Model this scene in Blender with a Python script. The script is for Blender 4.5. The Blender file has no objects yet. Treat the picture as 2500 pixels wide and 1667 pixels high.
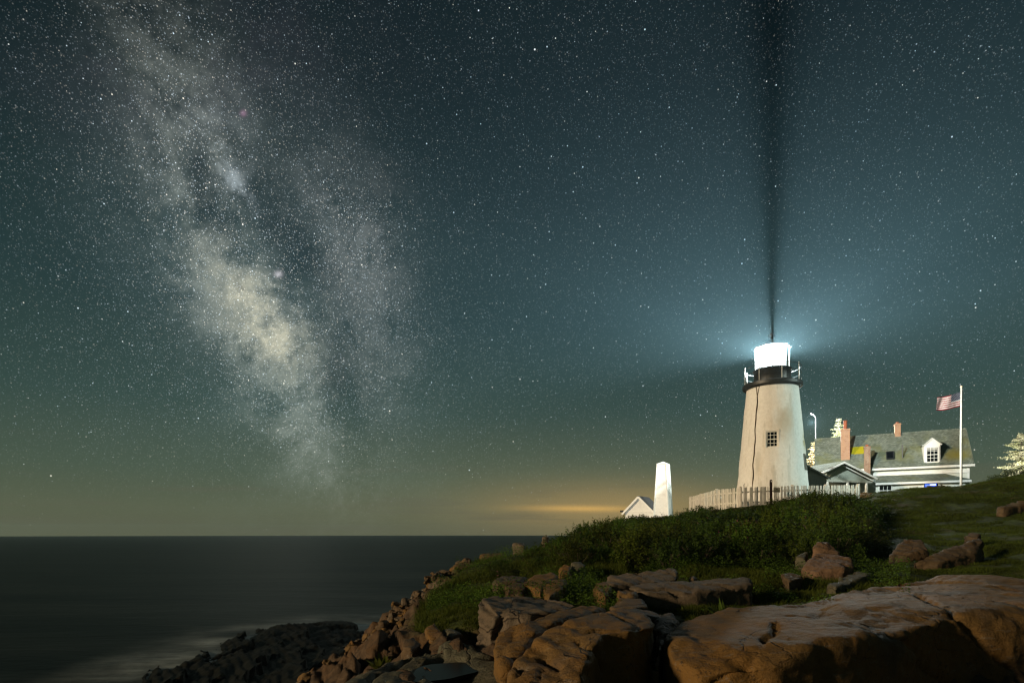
import bpy, bmesh, math, random
import numpy as np
from mathutils import Vector, Matrix
random.seed(7); RNG = np.random.default_rng(11)
sc = bpy.context.scene
col = sc.collection
F = 1389.0; CZ = 6.5; SEA_H = -6.5; DS = 2500/2352
def S(px, py, Y): return ((px-1250)/F*Y, Y, CZ+(1303-py)/F*Y)      # pixel of the photograph + distance -> point
def D(px, py, Y): return S(px*DS, py*DS, Y)

# ------------------------------------------------------------------ noise
def _hash(ix, iy, iz, seed):
    n = (ix*374761393 + iy*668265263 + iz*2147483647//7 + seed*1274126177) & 0xffffffff
    n = ((n ^ (n >> 13))*1274126177) & 0xffffffff
    n = ((n ^ (n >> 15))*2246822519) & 0xffffffff
    return ((n ^ (n >> 16)) & 0xffff)/32767.5 - 1.0
def vnoise(p, seed=0):
    p = np.asarray(p, dtype=np.float64); f = np.floor(p); t = p-f; t = t*t*t*(t*(t*6-15)+10)
    i = f.astype(np.int64); r = 0
    for a in (0, 1):
        for b in (0, 1):
            for c in (0, 1):
                w = (t[:, 0] if a else 1-t[:, 0])*(t[:, 1] if b else 1-t[:, 1])*(t[:, 2] if c else 1-t[:, 2])
                r = r + w*_hash(i[:, 0]+a, i[:, 1]+b, i[:, 2]+c, seed)
    return r
def fbm(p, octv=4, seed=0, gain=.5, lac=2.03):
    p = np.asarray(p, dtype=np.float64); r = 0; a = 1.0
    for k in range(octv):
        r = r + a*vnoise(p, seed+k*17); p = p*lac+3.7; a *= gain
    return r
def ridged(p, octv=3, seed=0):
    p = np.asarray(p, dtype=np.float64); r = 0; a = 1.0
    for k in range(octv):
        r = r + a*(1-2*np.abs(vnoise(p, seed+k*13))); p = p*2.07+1.3; a *= .5
    return r

def worley(p, seed=0):
    p = np.asarray(p, float); f = np.floor(p).astype(np.int64); n = len(p); b1 = np.full(n, 9.); b2 = np.full(n, 9.); cid = np.zeros((n, 3), np.int64); off = np.zeros((n, 3))
    for a in (-1, 0, 1):
        for b in (-1, 0, 1):
            for c in (-1, 0, 1):
                q = f+np.array([a, b, c]); j = np.stack([_hash(q[:, 0], q[:, 1], q[:, 2], seed+k) for k in range(3)], 1)*.5+.5
                v = p-(q+j); d = np.linalg.norm(v, axis=1); m = d < b1
                b2 = np.where(m, b1, np.minimum(b2, d)); b1 = np.where(m, d, b1); cid[m] = q[m]; off[m] = v[m]
    r = [_hash(cid[:, 0], cid[:, 1], cid[:, 2], seed+7+k) for k in range(4)]
    return r[0], b2-b1, off[:, 0]*r[1]+off[:, 1]*r[2]+off[:, 2]*r[3]
# ------------------------------------------------------------------ terrain heights (relative to the camera)
CTRL = [
 (0,0,-1.7),(4,0,-2.3),(-3,0,-2.1),(10,0,-1.8),(20,0,-1.2),(35,10,0.2),(-3,5,-2.2),(0,5,-2.15),(3,5,-2.9),(7,5,-3.2),(11,6,-3.0),(6,6.5,-3.1),(9,7,-2.8),
 (2,8,-1.9),(5,8.5,-1.75),(8,9,-1.6),(0.5,9,-1.75),(-1,9,-1.85),(-2.2,9.5,-2.0),(4.8,11,-1.5),(2.2,11,-1.48),(0,11.5,-1.5),(-1.6,12,-1.68),(8,12.5,-1.35),
 (12,12,-1.15),(8.3,15.2,-1.12),(4.7,14.5,-1.1),(2,14.5,-1.2),(0,15,-1.3),(-1.5,15,-1.5),(-2.6,16,-1.78),(13.3,17,-.83),(11,19,-.75),(17,20,-.3),(22,20,.1),
 (-1.8,19,-1.35),(-1.2,22,-1.35),(1.6,22,-1.1),(1.5,27,-1.35),(3.5,30,-.6),(5,26,-.75),(9.7,33,.4),(7.4,33,.05),(8,28,.1),(12,28,.5),(7,20,-.6),
 (14.2,35,1.6),(8.9,46,.6),(13.4,50,.9),(11,54,.6),(8,40,.2),(9.3,35,.5),(10.6,40,.75),(11.6,43.5,.85),(18.3,40,1.8),(17,32,1.2),(22.3,36.5,2.1),(20,28,.55),(25,40,2.75),(15,24,-.1),
 (24,33,1.7),(21,27,.5),(30,38,3.05),(32,36,3.55),(27,38,3.0),(34,33,3.3),(28,30,1.7),(40,40,4.6),(30,48,2.4),(38,54,2.6),(45,50,3.3),(36,45,3.3),(34,62,2.2),(60,60,3),(60,90,1),(30,90,-1),(50,30,5),(45,20,2.5),
 (-3.3,15.3,-2.25),(-3.5,14,-2.65),(-3.15,10,-2.48),(-3.3,8.5,-2.6),(-4.3,19,-3.0),(-4.9,17,-3.9),(-5.2,12.5,-4.2),(-4.6,9,-3.6),(-6.8,15,-5.1),(-7.8,20,-5.45),(-7.6,26,-5.75),(-8,28,-5.8),
 (-5,22,-4.4),(-3.6,22,-3.1),(-8.3,21,-5.5),(-11,27,-5.85),(-13,32,-6.15),(-15.9,36,-6.3),(-13.5,39,-6.2),(-10.5,35,-6.2),(-15.6,25.5,-6.35),(-12,21,-6.1),(-9,14,-5.8),(-14,17,-6.6),(-17,22,-6.9),
 (-20,32,-7.2),(-17,42,-7),(-9,38,-6.6),(-6,35,-6.75),(-6,30,-6.2),(-3.5,28,-5.2),(-2.2,25,-3.2),(-4,40,-7.2),(-1,32,-5),(2,38,-4.5),(5,46,-5),(8,56,-5),(12,70,-6),(-10,50,-8),(0,60,-8),(10,90,-8.5),(-25,20,-8.5),(-25,50,-9),(-12,5,-6.2),(-20,5,-8.5),(-6,3,-4.6),(-12,-8,-6.5),(0,-8,-2),(15,-8,-1),(-30,0,-9),(-60,40,-10),(-40,100,-10),(90,30,6),
]
_C = np.array(CTRL, float); _P = _C[:, :2]; _Hc = _C[:, 2]
def _ker(d2): return np.sqrt(d2+1.0)
_A = _ker(((_P[:, None]-_P[None])**2).sum(-1)) ; _n = len(_P)
_M = np.zeros((_n+1, _n+1)); _M[:_n, :_n] = _A; _M[:_n, _n] = 1; _M[_n, :_n] = 1
_W = np.linalg.solve(_M, np.append(_Hc, 0))
def Hbase(x, y):
    x = np.atleast_1d(np.asarray(x, float)); y = np.atleast_1d(np.asarray(y, float)); out = np.empty(len(x))
    for s in range(0, len(x), 20000):
        q = np.stack([x[s:s+20000], y[s:s+20000]], 1)
        d2 = ((q[:, None]-_P[None])**2).sum(-1)
        out[s:s+20000] = _ker(d2)@_W[:_n]+_W[_n]
    return out
def inpoly(x, y, poly):
    r = np.zeros(len(x), bool); n = len(poly); j = n-1
    for i in range(n):
        xi, yi = poly[i]; xj, yj = poly[j]
        c = ((yi > y) != (yj > y)) & (x < (xj-xi)*(y-yi)/(yj-yi+1e-12)+xi); r ^= c; j = i
    return r
LEFT_EDGE = [(-60,-20),(-3,-20),(-2.6,7),(-3.0,10),(-2.9,13.5),(-2.6,15.5),(-2.3,18),(-1.9,22),(-1.2,25),(.6,30),(4,36),(8,46),(11,56),(14,75),(14,140),(-60,140)]
def greenmask(x, y):
    p = np.stack([x, y, 0*x], 1)
    ex = np.interp(y, [-20,7,10,12.5,15.5,18,22,25,30,36,46,56,75,140],[0,-.9,-1.9,-2.3,-2.25,-1.9,-1.5,-.9,1.0,4.4,8.4,11.4,14.4,16])
    g = np.clip((x-ex)/.5+.5+fbm(p*.9, 3, 5)*.7, 0, 1)
    near = np.clip((y-9.2+fbm(p*.7, 2, 9)*1.0)/1.2, 0, 1)
    return g*near
def rockness(x, y): return 1-greenmask(x, y)
def H(x, y):
    x = np.atleast_1d(np.asarray(x, float)); y = np.atleast_1d(np.asarray(y, float))
    h = Hbase(x, y); g = greenmask(x, y)
    p = np.stack([x, y, h*.6], 1)
    c, s = math.cos(math.radians(62)), math.sin(math.radians(62))       # strata run out to sea
    al = x*(-c)+y*s; ac = x*s+y*c
    st = np.stack([al*.35, ac*1.7, h*.9], 1)
    lo = np.clip((-h-3.2)/1.5, 0, 1)
    rock = ridged(st, 4, 31)*(.13-.03*lo)+fbm(p*.5, 4, 3)*.12+ fbm(np.stack([al*1.1, ac*5, h*2], 1), 3, 77)*(.04-.01*lo)
    wc, we, wt = worley(np.stack([al*(.55-.33*lo)+fbm(p*.8, 2, 3)*.15, ac*(1.5-.3*lo)+fbm(p*1.1, 2, 4)*.2, 0*h], 1), 51)
    wc2, we2, wt2 = worley(np.stack([al*1.6, ac*4.2, 0*h], 1), 52)
    rock = rock+(wc*.15+wt*.22-.16*np.exp(-(we/.10)**2)+wc2*.05+wt2*.06-.05*np.exp(-(we2/.15)**2))*(1-.35*lo)
    t1 = ac*.62+fbm(p*.28, 3, 5)*.55; t2 = ac*2.3+al*.15+fbm(p*.6, 2, 6)*.5; t3 = al*.33+fbm(p*.5, 2, 8)*.7
    led = .34*(t1-np.floor(t1)-.5)+.13*(t2-np.floor(t2)-.5)+.15*vnoise(np.stack([np.floor(t1)*7.3, np.floor(t3)*3.1, 0*h], 1), 9)
    lw_ = np.clip((-h-3.6)/.8, 0, 1); rock = rock*(1-lw_)+(led+fbm(p*1.3, 3, 66)*.05)*lw_
    soft = fbm(p*.35, 3, 21)*.10+fbm(p*1.7, 3, 8)*.05
    h = h + rock*(1-g) + soft*g
    return np.maximum(h, -9)
def Hz(x, y): return float(H([x], [y])[0])+CZ

# ------------------------------------------------------------------ materials
class N:                                                    # small algebra over shader sockets
    def __init__(s, nt, sock): s.nt = nt; s.s = sock
    def _m(s, op, *a):
        n = s.nt.nodes.new('ShaderNodeMath'); n.operation = op
        for i, v in enumerate((s,)+a):
            if isinstance(v, N): s.nt.links.new(v.s, n.inputs[i])
            else: n.inputs[i].default_value = v
        return N(s.nt, n.outputs[0])
    def __add__(s, o): return s._m('ADD', o)
    __radd__ = __add__
    def __sub__(s, o): return s._m('SUBTRACT', o)
    def __rsub__(s, o): return (s*-1.0)+o
    def __mul__(s, o): return s._m('MULTIPLY', o)
    __rmul__ = __mul__
    def __truediv__(s, o): return s._m('DIVIDE', o)
    def __pow__(s, o): return s._m('POWER', o)
    def max(s, o): return s._m('MAXIMUM', o)
    def min(s, o): return s._m('MINIMUM', o)
    def exp(s): return s._m('EXPONENT')
    def abs(s): return s._m('ABSOLUTE')
    def gt(s, o): return s._m('GREATER_THAN', o)
    def ramp(s, a, b, o0=0.0, o1=1.0, smooth=True):
        n = s.nt.nodes.new('ShaderNodeMapRange'); n.interpolation_type = 'SMOOTHSTEP' if smooth else 'LINEAR'
        s.nt.links.new(s.s, n.inputs[0])
        for i, v in zip((1, 2, 3, 4), (a, b, o0, o1)): n.inputs[i].default_value = v
        return N(s.nt, n.outputs[0])
class G:                                                    # one node tree
    def __init__(s, nt): s.nt = nt; s.tc = None
    def node(s, t, **kw):
        n = s.nt.nodes.new(t)
        for k, v in kw.items(): setattr(n, k, v)
        return n
    def coord(s, kind='Object'):
        if not s.tc: s.tc = s.node('ShaderNodeTexCoord')
        return s.tc.outputs[kind]
    def pos(s): return s.node('ShaderNodeNewGeometry').outputs['Position']
    def mapped(s, v, scale=(1, 1, 1), rot=(0, 0, 0), loc=(0, 0, 0)):
        n = s.node('ShaderNodeMapping'); s.nt.links.new(v, n.inputs[0])
        n.inputs['Scale'].default_value = scale; n.inputs['Rotation'].default_value = rot; n.inputs['Location'].default_value = loc
        return n.outputs[0]
    def noise(s, v, scale, detail=4, rough=.55, dist=0, out='Fac'):
        n = s.node('ShaderNodeTexNoise'); s.nt.links.new(v, n.inputs['Vector'])
        n.inputs['Scale'].default_value = scale; n.inputs['Detail'].default_value = detail; n.inputs['Roughness'].default_value = rough; n.inputs['Distortion'].default_value = dist
        return N(s.nt, n.outputs[out])
    def voro(s, v, scale, feature='F1', out='Distance', rnd=1.0):
        n = s.node('ShaderNodeTexVoronoi', feature=feature); s.nt.links.new(v, n.inputs['Vector']); n.inputs['Scale'].default_value = scale
        n.inputs['Randomness'].default_value = rnd
        return N(s.nt, n.outputs[out])
    def mix(s, a, b, f, mode='MIX'):
        n = s.node('ShaderNodeMix', data_type='RGBA', blend_type=mode)
        for idx, v in ((6, a), (7, b)):
            if isinstance(v, (tuple, list)): n.inputs[idx].default_value = (*v[:3], 1)
            else: s.nt.links.new(v.s if isinstance(v, N) else v, n.inputs[idx])
        if isinstance(f, N): s.nt.links.new(f.s, n.inputs[0])
        else: n.inputs[0].default_value = f
        return n.outputs[2]
    def bump(s, h, strength=.5, dist=.02, normal=None):
        n = s.node('ShaderNodeBump'); s.nt.links.new(h.s if isinstance(h, N) else h, n.inputs['Height'])
        n.inputs['Strength'].default_value = strength; n.inputs['Distance'].default_value = dist
        if normal: s.nt.links.new(normal, n.inputs['Normal'])
        return n.outputs[0]
def material(name, build):
    m = bpy.data.materials.new(name); m.use_nodes = True; nt = m.node_tree
    b = nt.nodes['Principled BSDF']; g = G(nt); b.inputs['Roughness'].default_value = .8
    b.inputs['Specular IOR Level'].default_value = .3
    build(g, b, nt); return m
def setc(nt, b, c):
    if isinstance(c, (tuple, list)): b.inputs['Base Color'].default_value = (*c[:3], 1)
    else: nt.links.new(c, b.inputs['Base Color'])
def plain(name, c, rough=.7, var=.15, scale=6, bump=0.0, metal=0, spec=.3):
    def f(g, b, nt):
        n = g.noise(g.coord('Object'), scale, 5, .6)
        setc(nt, b, g.mix(tuple(x*(1-var) for x in c), tuple(min(1, x*(1+var)) for x in c), n.ramp(.3, .7)))
        b.inputs['Roughness'].default_value = rough; b.inputs['Metallic'].default_value = metal; b.inputs['Specular IOR Level'].default_value = spec
        if bump: nt.links.new(g.bump(n, bump, .02), b.inputs['Normal'])
    return material(name, f)

def rock_mat(name, c1=(.080, .054, .029), c2=(.122, .082, .042), stain=(.13, .072, .026), stain_amt=.4, lichen_or_lit=.35, dark=0.0, scale=1.0):
    def f(g, b, nt):
        v = g.pos()
        n1 = g.noise(v, .9*scale, 6, .6); n2 = g.noise(v, 5*scale, 6, .65); n3 = g.noise(v, 32, 4, .7); n4 = g.noise(g.mapped(v, (1, 1, 1), (0, 0, .3), (9, 3, 4)), .55, 4, .55)
        c = g.mix(c1, c2, n2.ramp(.32, .68))
        c = g.mix(c, stain, n1.ramp(.42, .62)*stain_amt)
        c = g.mix(c, (.05, .045, .04), n4.ramp(.52, .66)*.6)
        # pale green lichen sits on upward faces
        geo = g.node('ShaderNodeNewGeometry'); sx = g.node('ShaderNodeSeparateXYZ'); nt.links.new(geo.outputs['Normal'], sx.inputs[0])
        up = N(nt, sx.outputs[2]).ramp(.45, .95)
        c = g.mix(c, (.062, .062, .040), up*g.noise(v, 1.3, 6, .65, .5).ramp(.40, .62)*lichen_or_lit)
        c = g.mix(c, (.15, .115, .07), g.noise(v, 60, 3, .8).ramp(.60, .72)*.25)
        c = g.mix(c, (.03, .026, .022), g.noise(g.mapped(v, loc=(4, 4, 4)), 55, 3, .8).ramp(.58, .72)*.45)
        if dark: c = g.mix(c, (.012, .013, .010), dark)
        setc(nt, b, c); b.inputs['Roughness'].default_value = .72
        st = g.noise(g.mapped(v, (1.2, 7, 9), (.15, .1, -1.08)), 1.6, 5, .62)
        n6 = g.noise(v, 13, 6, .75, .3)
        c = g.mix(c, (.022, .019, .015), n6.ramp(.56, .63)*n1.ramp(.35, .6)*.7)
        c = g.mix(c, (.17, .125, .075), g.noise(g.mapped(v, loc=(7, 1, 2)), 11, 6, .75, .5).ramp(.62, .67)*.45)
        c = g.mix(c, (.19, .16, .12), st.ramp(.60, .63)*(1.0-st.ramp(.64, .68))*.5) if not dark else c
        nw = g.node('ShaderNodeTexNoise'); nt.links.new(v, nw.inputs['Vector']); nw.inputs['Scale'].default_value = 1.6; nw.inputs['Detail'].default_value = 4
        vw = g.node('ShaderNodeVectorMath', operation='MULTIPLY_ADD'); nt.links.new(nw.outputs['Color'], vw.inputs[0]); vw.inputs[1].default_value = (.7, .7, .7); nt.links.new(v, vw.inputs[2])
        ck = g.voro(g.mapped(vw.outputs[0], (1, .6, 1.3), (0, .2, -.6)), 1.15, 'DISTANCE_TO_EDGE').ramp(.0, .022)
        ck = 1.0-((1.0-ck)*g.noise(v, .8, 3, .5).ramp(.45, .6))
        c = g.mix(c, (.018, .013, .010), (1.0-ck)*.8); setc(nt, b, c)
        h = n2*.8+n3*.30+st*.7+ck*.5+n6*.35
        nt.links.new(g.bump(h, .75, .07), b.inputs['Normal'])
    return material(name, f)
M = {}
M['rock'] = rock_mat('granite')
M['rock_orange'] = rock_mat('orange_stained_granite', (.120, .070, .021), (.168, .098, .029), (.20, .096, .015), .55, .14)
M['rock_green'] = rock_mat('lichen_grown_granite', (.075, .074, .048), (.105, .103, .066), (.10, .066, .028), .25, .7)
M['rock_pink'] = rock_mat('pinkish_granite', (.15, .095, .062), (.20, .13, .085), (.20, .105, .04), .35, .25)
M['rock_pale'] = rock_mat('pale_granite', (.105, .082, .056), (.15, .112, .074), (.12, .078, .036), .3, .35)

def ground_mat():
    def f(g, b, nt):
        v = g.pos()
        at = g.node('ShaderNodeAttribute', attribute_name='zone'); sp = g.node('ShaderNodeSeparateColor'); nt.links.new(at.outputs['Color'], sp.inputs[0])
        green = N(nt, sp.outputs[0]); wet = N(nt, sp.outputs[1]); lawn = N(nt, sp.outputs[2])
        n1 = g.noise(v, 1.1, 6, .6); n2 = g.noise(v, 6, 6, .65)
        st = g.noise(g.mapped(v, (1, 8, 8), (.1, .1, -1.08)), 1.2, 6, .65)
        rock = g.mix((.06, .040, .024), (.115, .078, .048), n2.ramp(.3, .7))
        rock = g.mix(rock, (.12, .062, .024), n1.ramp(.48, .66)*.5)
        rock = g.mix(rock, (.04, .032, .026), st.ramp(.5, .64)*.7)
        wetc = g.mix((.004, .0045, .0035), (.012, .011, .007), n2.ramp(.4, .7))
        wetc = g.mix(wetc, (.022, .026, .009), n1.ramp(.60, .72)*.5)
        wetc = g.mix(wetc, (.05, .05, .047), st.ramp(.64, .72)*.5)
        soil = g.mix((.035, .04, .012), (.055, .075, .014), n2.ramp(.35, .65))
        soil = g.mix(soil, (.07, .055, .03), n1.ramp(.56, .7)*.6)
        lw = g.mix((.018, .028, .006), (.062, .088, .013), g.noise(v, 3.5, 6, .7).ramp(.32, .68))
        lw = g.mix(lw, (.08, .06, .025), g.noise(g.mapped(v, (1, 2.2, 1), (0, 0, .5)), .35, 5, .6).ramp(.52, .66)*.7)
        soil = g.mix(soil, lw, lawn)
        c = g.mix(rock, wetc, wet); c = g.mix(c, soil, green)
        setc(nt, b, c)
        nt.links.new((wet*-.25+.85).s, b.inputs['Roughness']); b.inputs['Specular IOR Level'].default_value = .12
        nt.links.new(g.bump(n2*.5+st*.6+g.noise(v, 30, 3, .7)*.12, .8, .09), b.inputs['Normal'])
    return material('ground', f)
M['ground'] = ground_mat()
M['white'] = plain('white_paint', (.78, .78, .74), .55, .05, 3, .05)
M['trim'] = plain('trim_paint', (.72, .73, .68), .55, .06, 2)
M['greypaint'] = plain('grey_green_paint', (.42, .45, .40), .6, .06, 2)
M['black'] = plain('black_iron', (.022, .026, .028), .45, .3, 5, .1, 0, .5)
M['roofdark'] = plain('dark_slate', (.03, .03, .03), .7, .4, 4, .3)
M['steel'] = plain('galvanised_steel', (.55, .56, .56), .4, .08, 3, 0, .3)
M['dim_steel'] = plain('dull_grey_steel', (.07, .075, .08), .6)
M['glass_dark'] = plain('dark_window_glass', (.006, .008, .010), .12, .2, 2, 0, 0, .6)
M['curtain'] = plain('curtain', (.5, .5, .46), .9, .25, 14)
M['picket'] = plain('picket_paint', (.76, .73, .66), .75, .12, 4, .1)
M['postdark'] = plain('dark_post', (.025, .014, .012), .6, .3, 8)
M['signface'] = plain('sign_face', (.30, .29, .22), .6, .1, 4)
M['ink'] = plain('ink', (.02, .02, .015), .7, .1, 4)
M['rust'] = plain('rusty_cable', (.06, .035, .018), .9, .5, 3)
M['bark'] = plain('bark', (.10, .08, .06), .95, .3, 12, .6)
M['wood'] = plain('silvery_driftwood', (.17, .145, .11), .85, .35, 9, .6)
M['petal'] = plain('pink_petals', (.34, .13, .15), .6, .2, 20)
M['interior'] = plain('dim_interior', (.05, .055, .05), .9, .2, 3)
M['brownbox'] = plain('terracotta_flue', (.33, .10, .05), .75, .2, 5, .2)

def foliage(name, ca, cb, trans=.35, vscale=1.1):
    def f(g, b, nt):
        v = g.pos(); oi = g.node('ShaderNodeObjectInfo')
        c = g.mix(ca, cb, g.noise(v, vscale, 3, .6).ramp(.35, .65))
        c = g.mix(c, tuple(x*1.7 for x in cb), g.voro(v, 9, 'F1', 'Color').ramp(.5, 1.0)*.5)
        c = g.mix(c, (ca[0]*2.1, ca[1]*1.15, ca[2]), N(nt, oi.outputs['Random']).ramp(.35, 1)*.6)
        setc(nt, b, c); b.inputs['Roughness'].default_value = .7; b.inputs['Specular IOR Level'].default_value = .10
        t = g.node('ShaderNodeBsdfTranslucent'); nt.links.new(c, t.inputs[0])
        mx = g.node('ShaderNodeMixShader'); mx.inputs[0].default_value = trans
        nt.links.new(b.outputs[0], mx.inputs[1]); nt.links.new(t.outputs[0], mx.inputs[2]); nt.links.new(mx.outputs[0], nt.nodes['Material Output'].inputs[0])
    return material(name, f)
M['leaf'] = foliage('rose_leaves', (.046, .086, .012), (.092, .165, .022))
M['leaf_dark'] = foliage('dark_leaves', (.030, .054, .010), (.056, .098, .017))
M['grassblade'] = foliage('grass_blades', (.026, .044, .007), (.075, .115, .016), .35, .7)
M['weed'] = foliage('weed_leaves', (.042, .068, .010), (.075, .118, .018), .4, .9)
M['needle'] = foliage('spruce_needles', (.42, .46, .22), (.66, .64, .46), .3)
M['juniper'] = foliage('juniper_needles', (.022, .032, .012), (.04, .05, .02), .1)

def plaster():
    def f(g, b, nt):
        v = g.coord('Object')
        vs = g.mapped(v, (1, 1, .28))
        n1 = g.noise(vs, .9, 6, .62, .4); n2 = g.noise(v, 5, 6, .65); n3 = g.noise(g.mapped(v, (1, 1, .15), loc=(3, 2, 1)), 2.6, 5, .6)
        c = g.mix((.74, .73, .69), (.84, .83, .79), n2.ramp(.3, .7))
        c = g.mix(c, (.58, .49, .37), n1.ramp(.54, .72)*.45)
        c = g.mix(c, (.42, .42, .36), n3.ramp(.55, .68)*.4)
        sx = g.node('ShaderNodeSeparateXYZ'); nt.links.new(v, sx.inputs[0]); z = N(nt, sx.outputs[2]); x = N(nt, sx.outputs[0]); y = N(nt, sx.outputs[1])
        # one brown damp patch on the seaward side above the window, an ochre one by the right edge
        d = (((x+.15)/.75)**2.0+((z-6.3)/1.5)**2.0)*-1.0
        c = g.mix(c, (.44, .35, .23), d.exp()*n1.ramp(.35, .6)*.65)
        d2 = (((x-1.62)/.22)**2.0+((z-4.95)/.55)**2.0)*-1.0
        c = g.mix(c, (.30, .25, .08), d2.exp()*n2.ramp(.35, .55)*1.0)
        setc(nt, b, c); b.inputs['Roughness'].default_value = .85
        nt.links.new(g.bump(n2*.3+g.noise(v, 2.2, 4, .6)*.7, .4, .05), b.inputs['Normal'])
    return material('whitewashed_rubble', f)
M['plaster'] = plaster()

def shingles(lichen_or_lit=True):
    def f(g, b, nt):
        v = g.coord('UV')
        br = g.node('ShaderNodeTexBrick'); nt.links.new(v, br.inputs[0])
        for k, q in (('Scale', 1.0), ('Mortar Size', .012), ('Brick Width', .22), ('Row Height', .14), ('Bias', 0.0)): br.inputs[k].default_value = q
        br.inputs['Color1'].default_value = (.14, .165, .135, 1); br.inputs['Color2'].default_value = (.27, .31, .26, 1); br.inputs['Mortar'].default_value = (.05, .06, .05, 1)
        br.offset = .5
        p = g.coord('Object')
        n = g.noise(p, 1.3, 6, .65); n2 = g.noise(p, .45, 4, .6)
        c = g.mix(br.outputs[0], (.09, .105, .08), n.ramp(.45, .66)*.7)
        c = g.mix(c, (.20, .24, .20), g.noise(p, 4, 6, .7).ramp(.5, .68)*.6)
        c = g.mix(c, (.17, .18, .065), n2.ramp(.50, .66)*.55)
        if lichen_or_lit:
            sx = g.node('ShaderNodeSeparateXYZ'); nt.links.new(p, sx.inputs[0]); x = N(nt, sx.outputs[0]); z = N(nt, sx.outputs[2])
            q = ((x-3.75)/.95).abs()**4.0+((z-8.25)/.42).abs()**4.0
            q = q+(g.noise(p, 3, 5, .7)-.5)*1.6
            c = g.mix(c, (.42, .36, .01), q.ramp(1.1, .75))  # lamplight beside the chimney, painted into the shingles as a bright yellow patch
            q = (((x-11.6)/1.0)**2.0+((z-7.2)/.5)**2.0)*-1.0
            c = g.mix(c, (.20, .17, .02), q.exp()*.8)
        setc(nt, b, c); b.inputs['Roughness'].default_value = .9
        nt.links.new(g.bump(N(nt, br.outputs['Fac'])*-1.0+g.noise(p, 12, 4, .7)*.5, .6, .03), b.inputs['Normal'])
    return material('weathered_shingles', f)
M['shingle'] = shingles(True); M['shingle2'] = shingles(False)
def bricks(name, c1, c2, mortar):
    def f(g, b, nt):
        br = g.node('ShaderNodeTexBrick'); nt.links.new(g.coord('UV'), br.inputs[0])
        for k, q in (('Scale', 1.0), ('Mortar Size', .012), ('Brick Width', .21), ('Row Height', .075)): br.inputs[k].default_value = q
        br.inputs['Color1'].default_value = (*c1, 1); br.inputs['Color2'].default_value = (*c2, 1); br.inputs['Mortar'].default_value = (*mortar, 1)
        n = g.noise(g.coord('Object'), 3, 5, .6)
        setc(nt, b, g.mix(br.outputs[0], tuple(x*.6 for x in c1), n.ramp(.5, .7)*.5))
        nt.links.new(g.bump(N(nt, br.outputs['Fac'])*-1.0, .4, .01), b.inputs['Normal'])
    return material(name, f)
M['brick'] = bricks('red_brick', (.36, .15, .07), (.44, .21, .10), (.40, .33, .26))
M['brick_dark'] = bricks('dark_brick', (.20, .08, .04), (.26, .12, .06), (.42, .38, .30))
def clap(name, c, vertical=False):
    def f(g, b, nt):
        sx = g.node('ShaderNodeSeparateXYZ'); nt.links.new(g.coord('UV'), sx.inputs[0])
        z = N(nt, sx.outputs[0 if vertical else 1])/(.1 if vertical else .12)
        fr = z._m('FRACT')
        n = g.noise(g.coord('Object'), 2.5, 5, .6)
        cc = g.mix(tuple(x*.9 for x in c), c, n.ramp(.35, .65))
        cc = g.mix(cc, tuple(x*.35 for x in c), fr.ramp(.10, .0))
        setc(nt, b, cc); b.inputs['Roughness'].default_value = .6
        nt.links.new(g.bump(fr, .6, .012), b.inputs['Normal'])
    return material(name, f)
M['clap'] = clap('white_clapboard', (.70, .73, .66)); M['clapv'] = clap('grey_vertical_boards', (.42, .47, .40), True)
M['clapg'] = clap('grey_clapboard', (.42, .46, .43))
M['clapw'] = clap('bright_clapboard', (.80, .80, .76))

def emis(name, c, s):
    m = bpy.data.materials.new(name); m.use_nodes = True; nt = m.node_tree; b = nt.nodes['Principled BSDF']
    b.inputs['Base Color'].default_value = (*[x*.3 for x in c], 1); b.inputs['Emission Color'].default_value = (*c, 1); b.inputs['Emission Strength'].default_value = s
    return m
M['blue'] = emis('blue_lit_panel', (.03, .10, .75), 1.1); M['bluepale'] = emis('pale_blue_lit_panel', (.18, .34, 1.0), .9); M['whitelit'] = emis('white_lit_panel', (.75, .88, 1.0), 1.6)
M['lamphead'] = emis('street_lamp_glass', (.85, .95, 1.0), 1.5)
def lensmat():
    m = bpy.data.materials.new('lit_lens'); m.use_nodes = True; nt = m.node_tree; nt.nodes.remove(nt.nodes['Principled BSDF'])
    t = nt.nodes.new('ShaderNodeBsdfTransparent'); e = nt.nodes.new('ShaderNodeEmission'); a = nt.nodes.new('ShaderNodeAddShader')
    e.inputs[0].default_value = (.86, 1, 1, 1); e.inputs[1].default_value = 9
    nt.links.new(t.outputs[0], a.inputs[0]); nt.links.new(e.outputs[0], a.inputs[1]); nt.links.new(a.outputs[0], nt.nodes['Material Output'].inputs[0]); return m
M['lens'] = lensmat()
for k in ('lens', 'blue', 'bluepale', 'whitelit', 'lamphead'): M[k].cycles.emission_sampling = 'NONE'
def paneglass():
    m = bpy.data.materials.new('salt_hazed_glass'); m.use_nodes = True; nt = m.node_tree; nt.nodes.remove(nt.nodes['Principled BSDF'])
    t = nt.nodes.new('ShaderNodeBsdfTransparent'); e = nt.nodes.new('ShaderNodeBsdfTranslucent'); a = nt.nodes.new('ShaderNodeMixShader'); a.inputs[0].default_value = .06
    e.inputs[0].default_value = (.85, .95, 1, 1)
    nt.links.new(t.outputs[0], a.inputs[1]); nt.links.new(e.outputs[0], a.inputs[2]); nt.links.new(a.outputs[0], nt.nodes['Material Output'].inputs[0]); return m
M['pane'] = paneglass()

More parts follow.
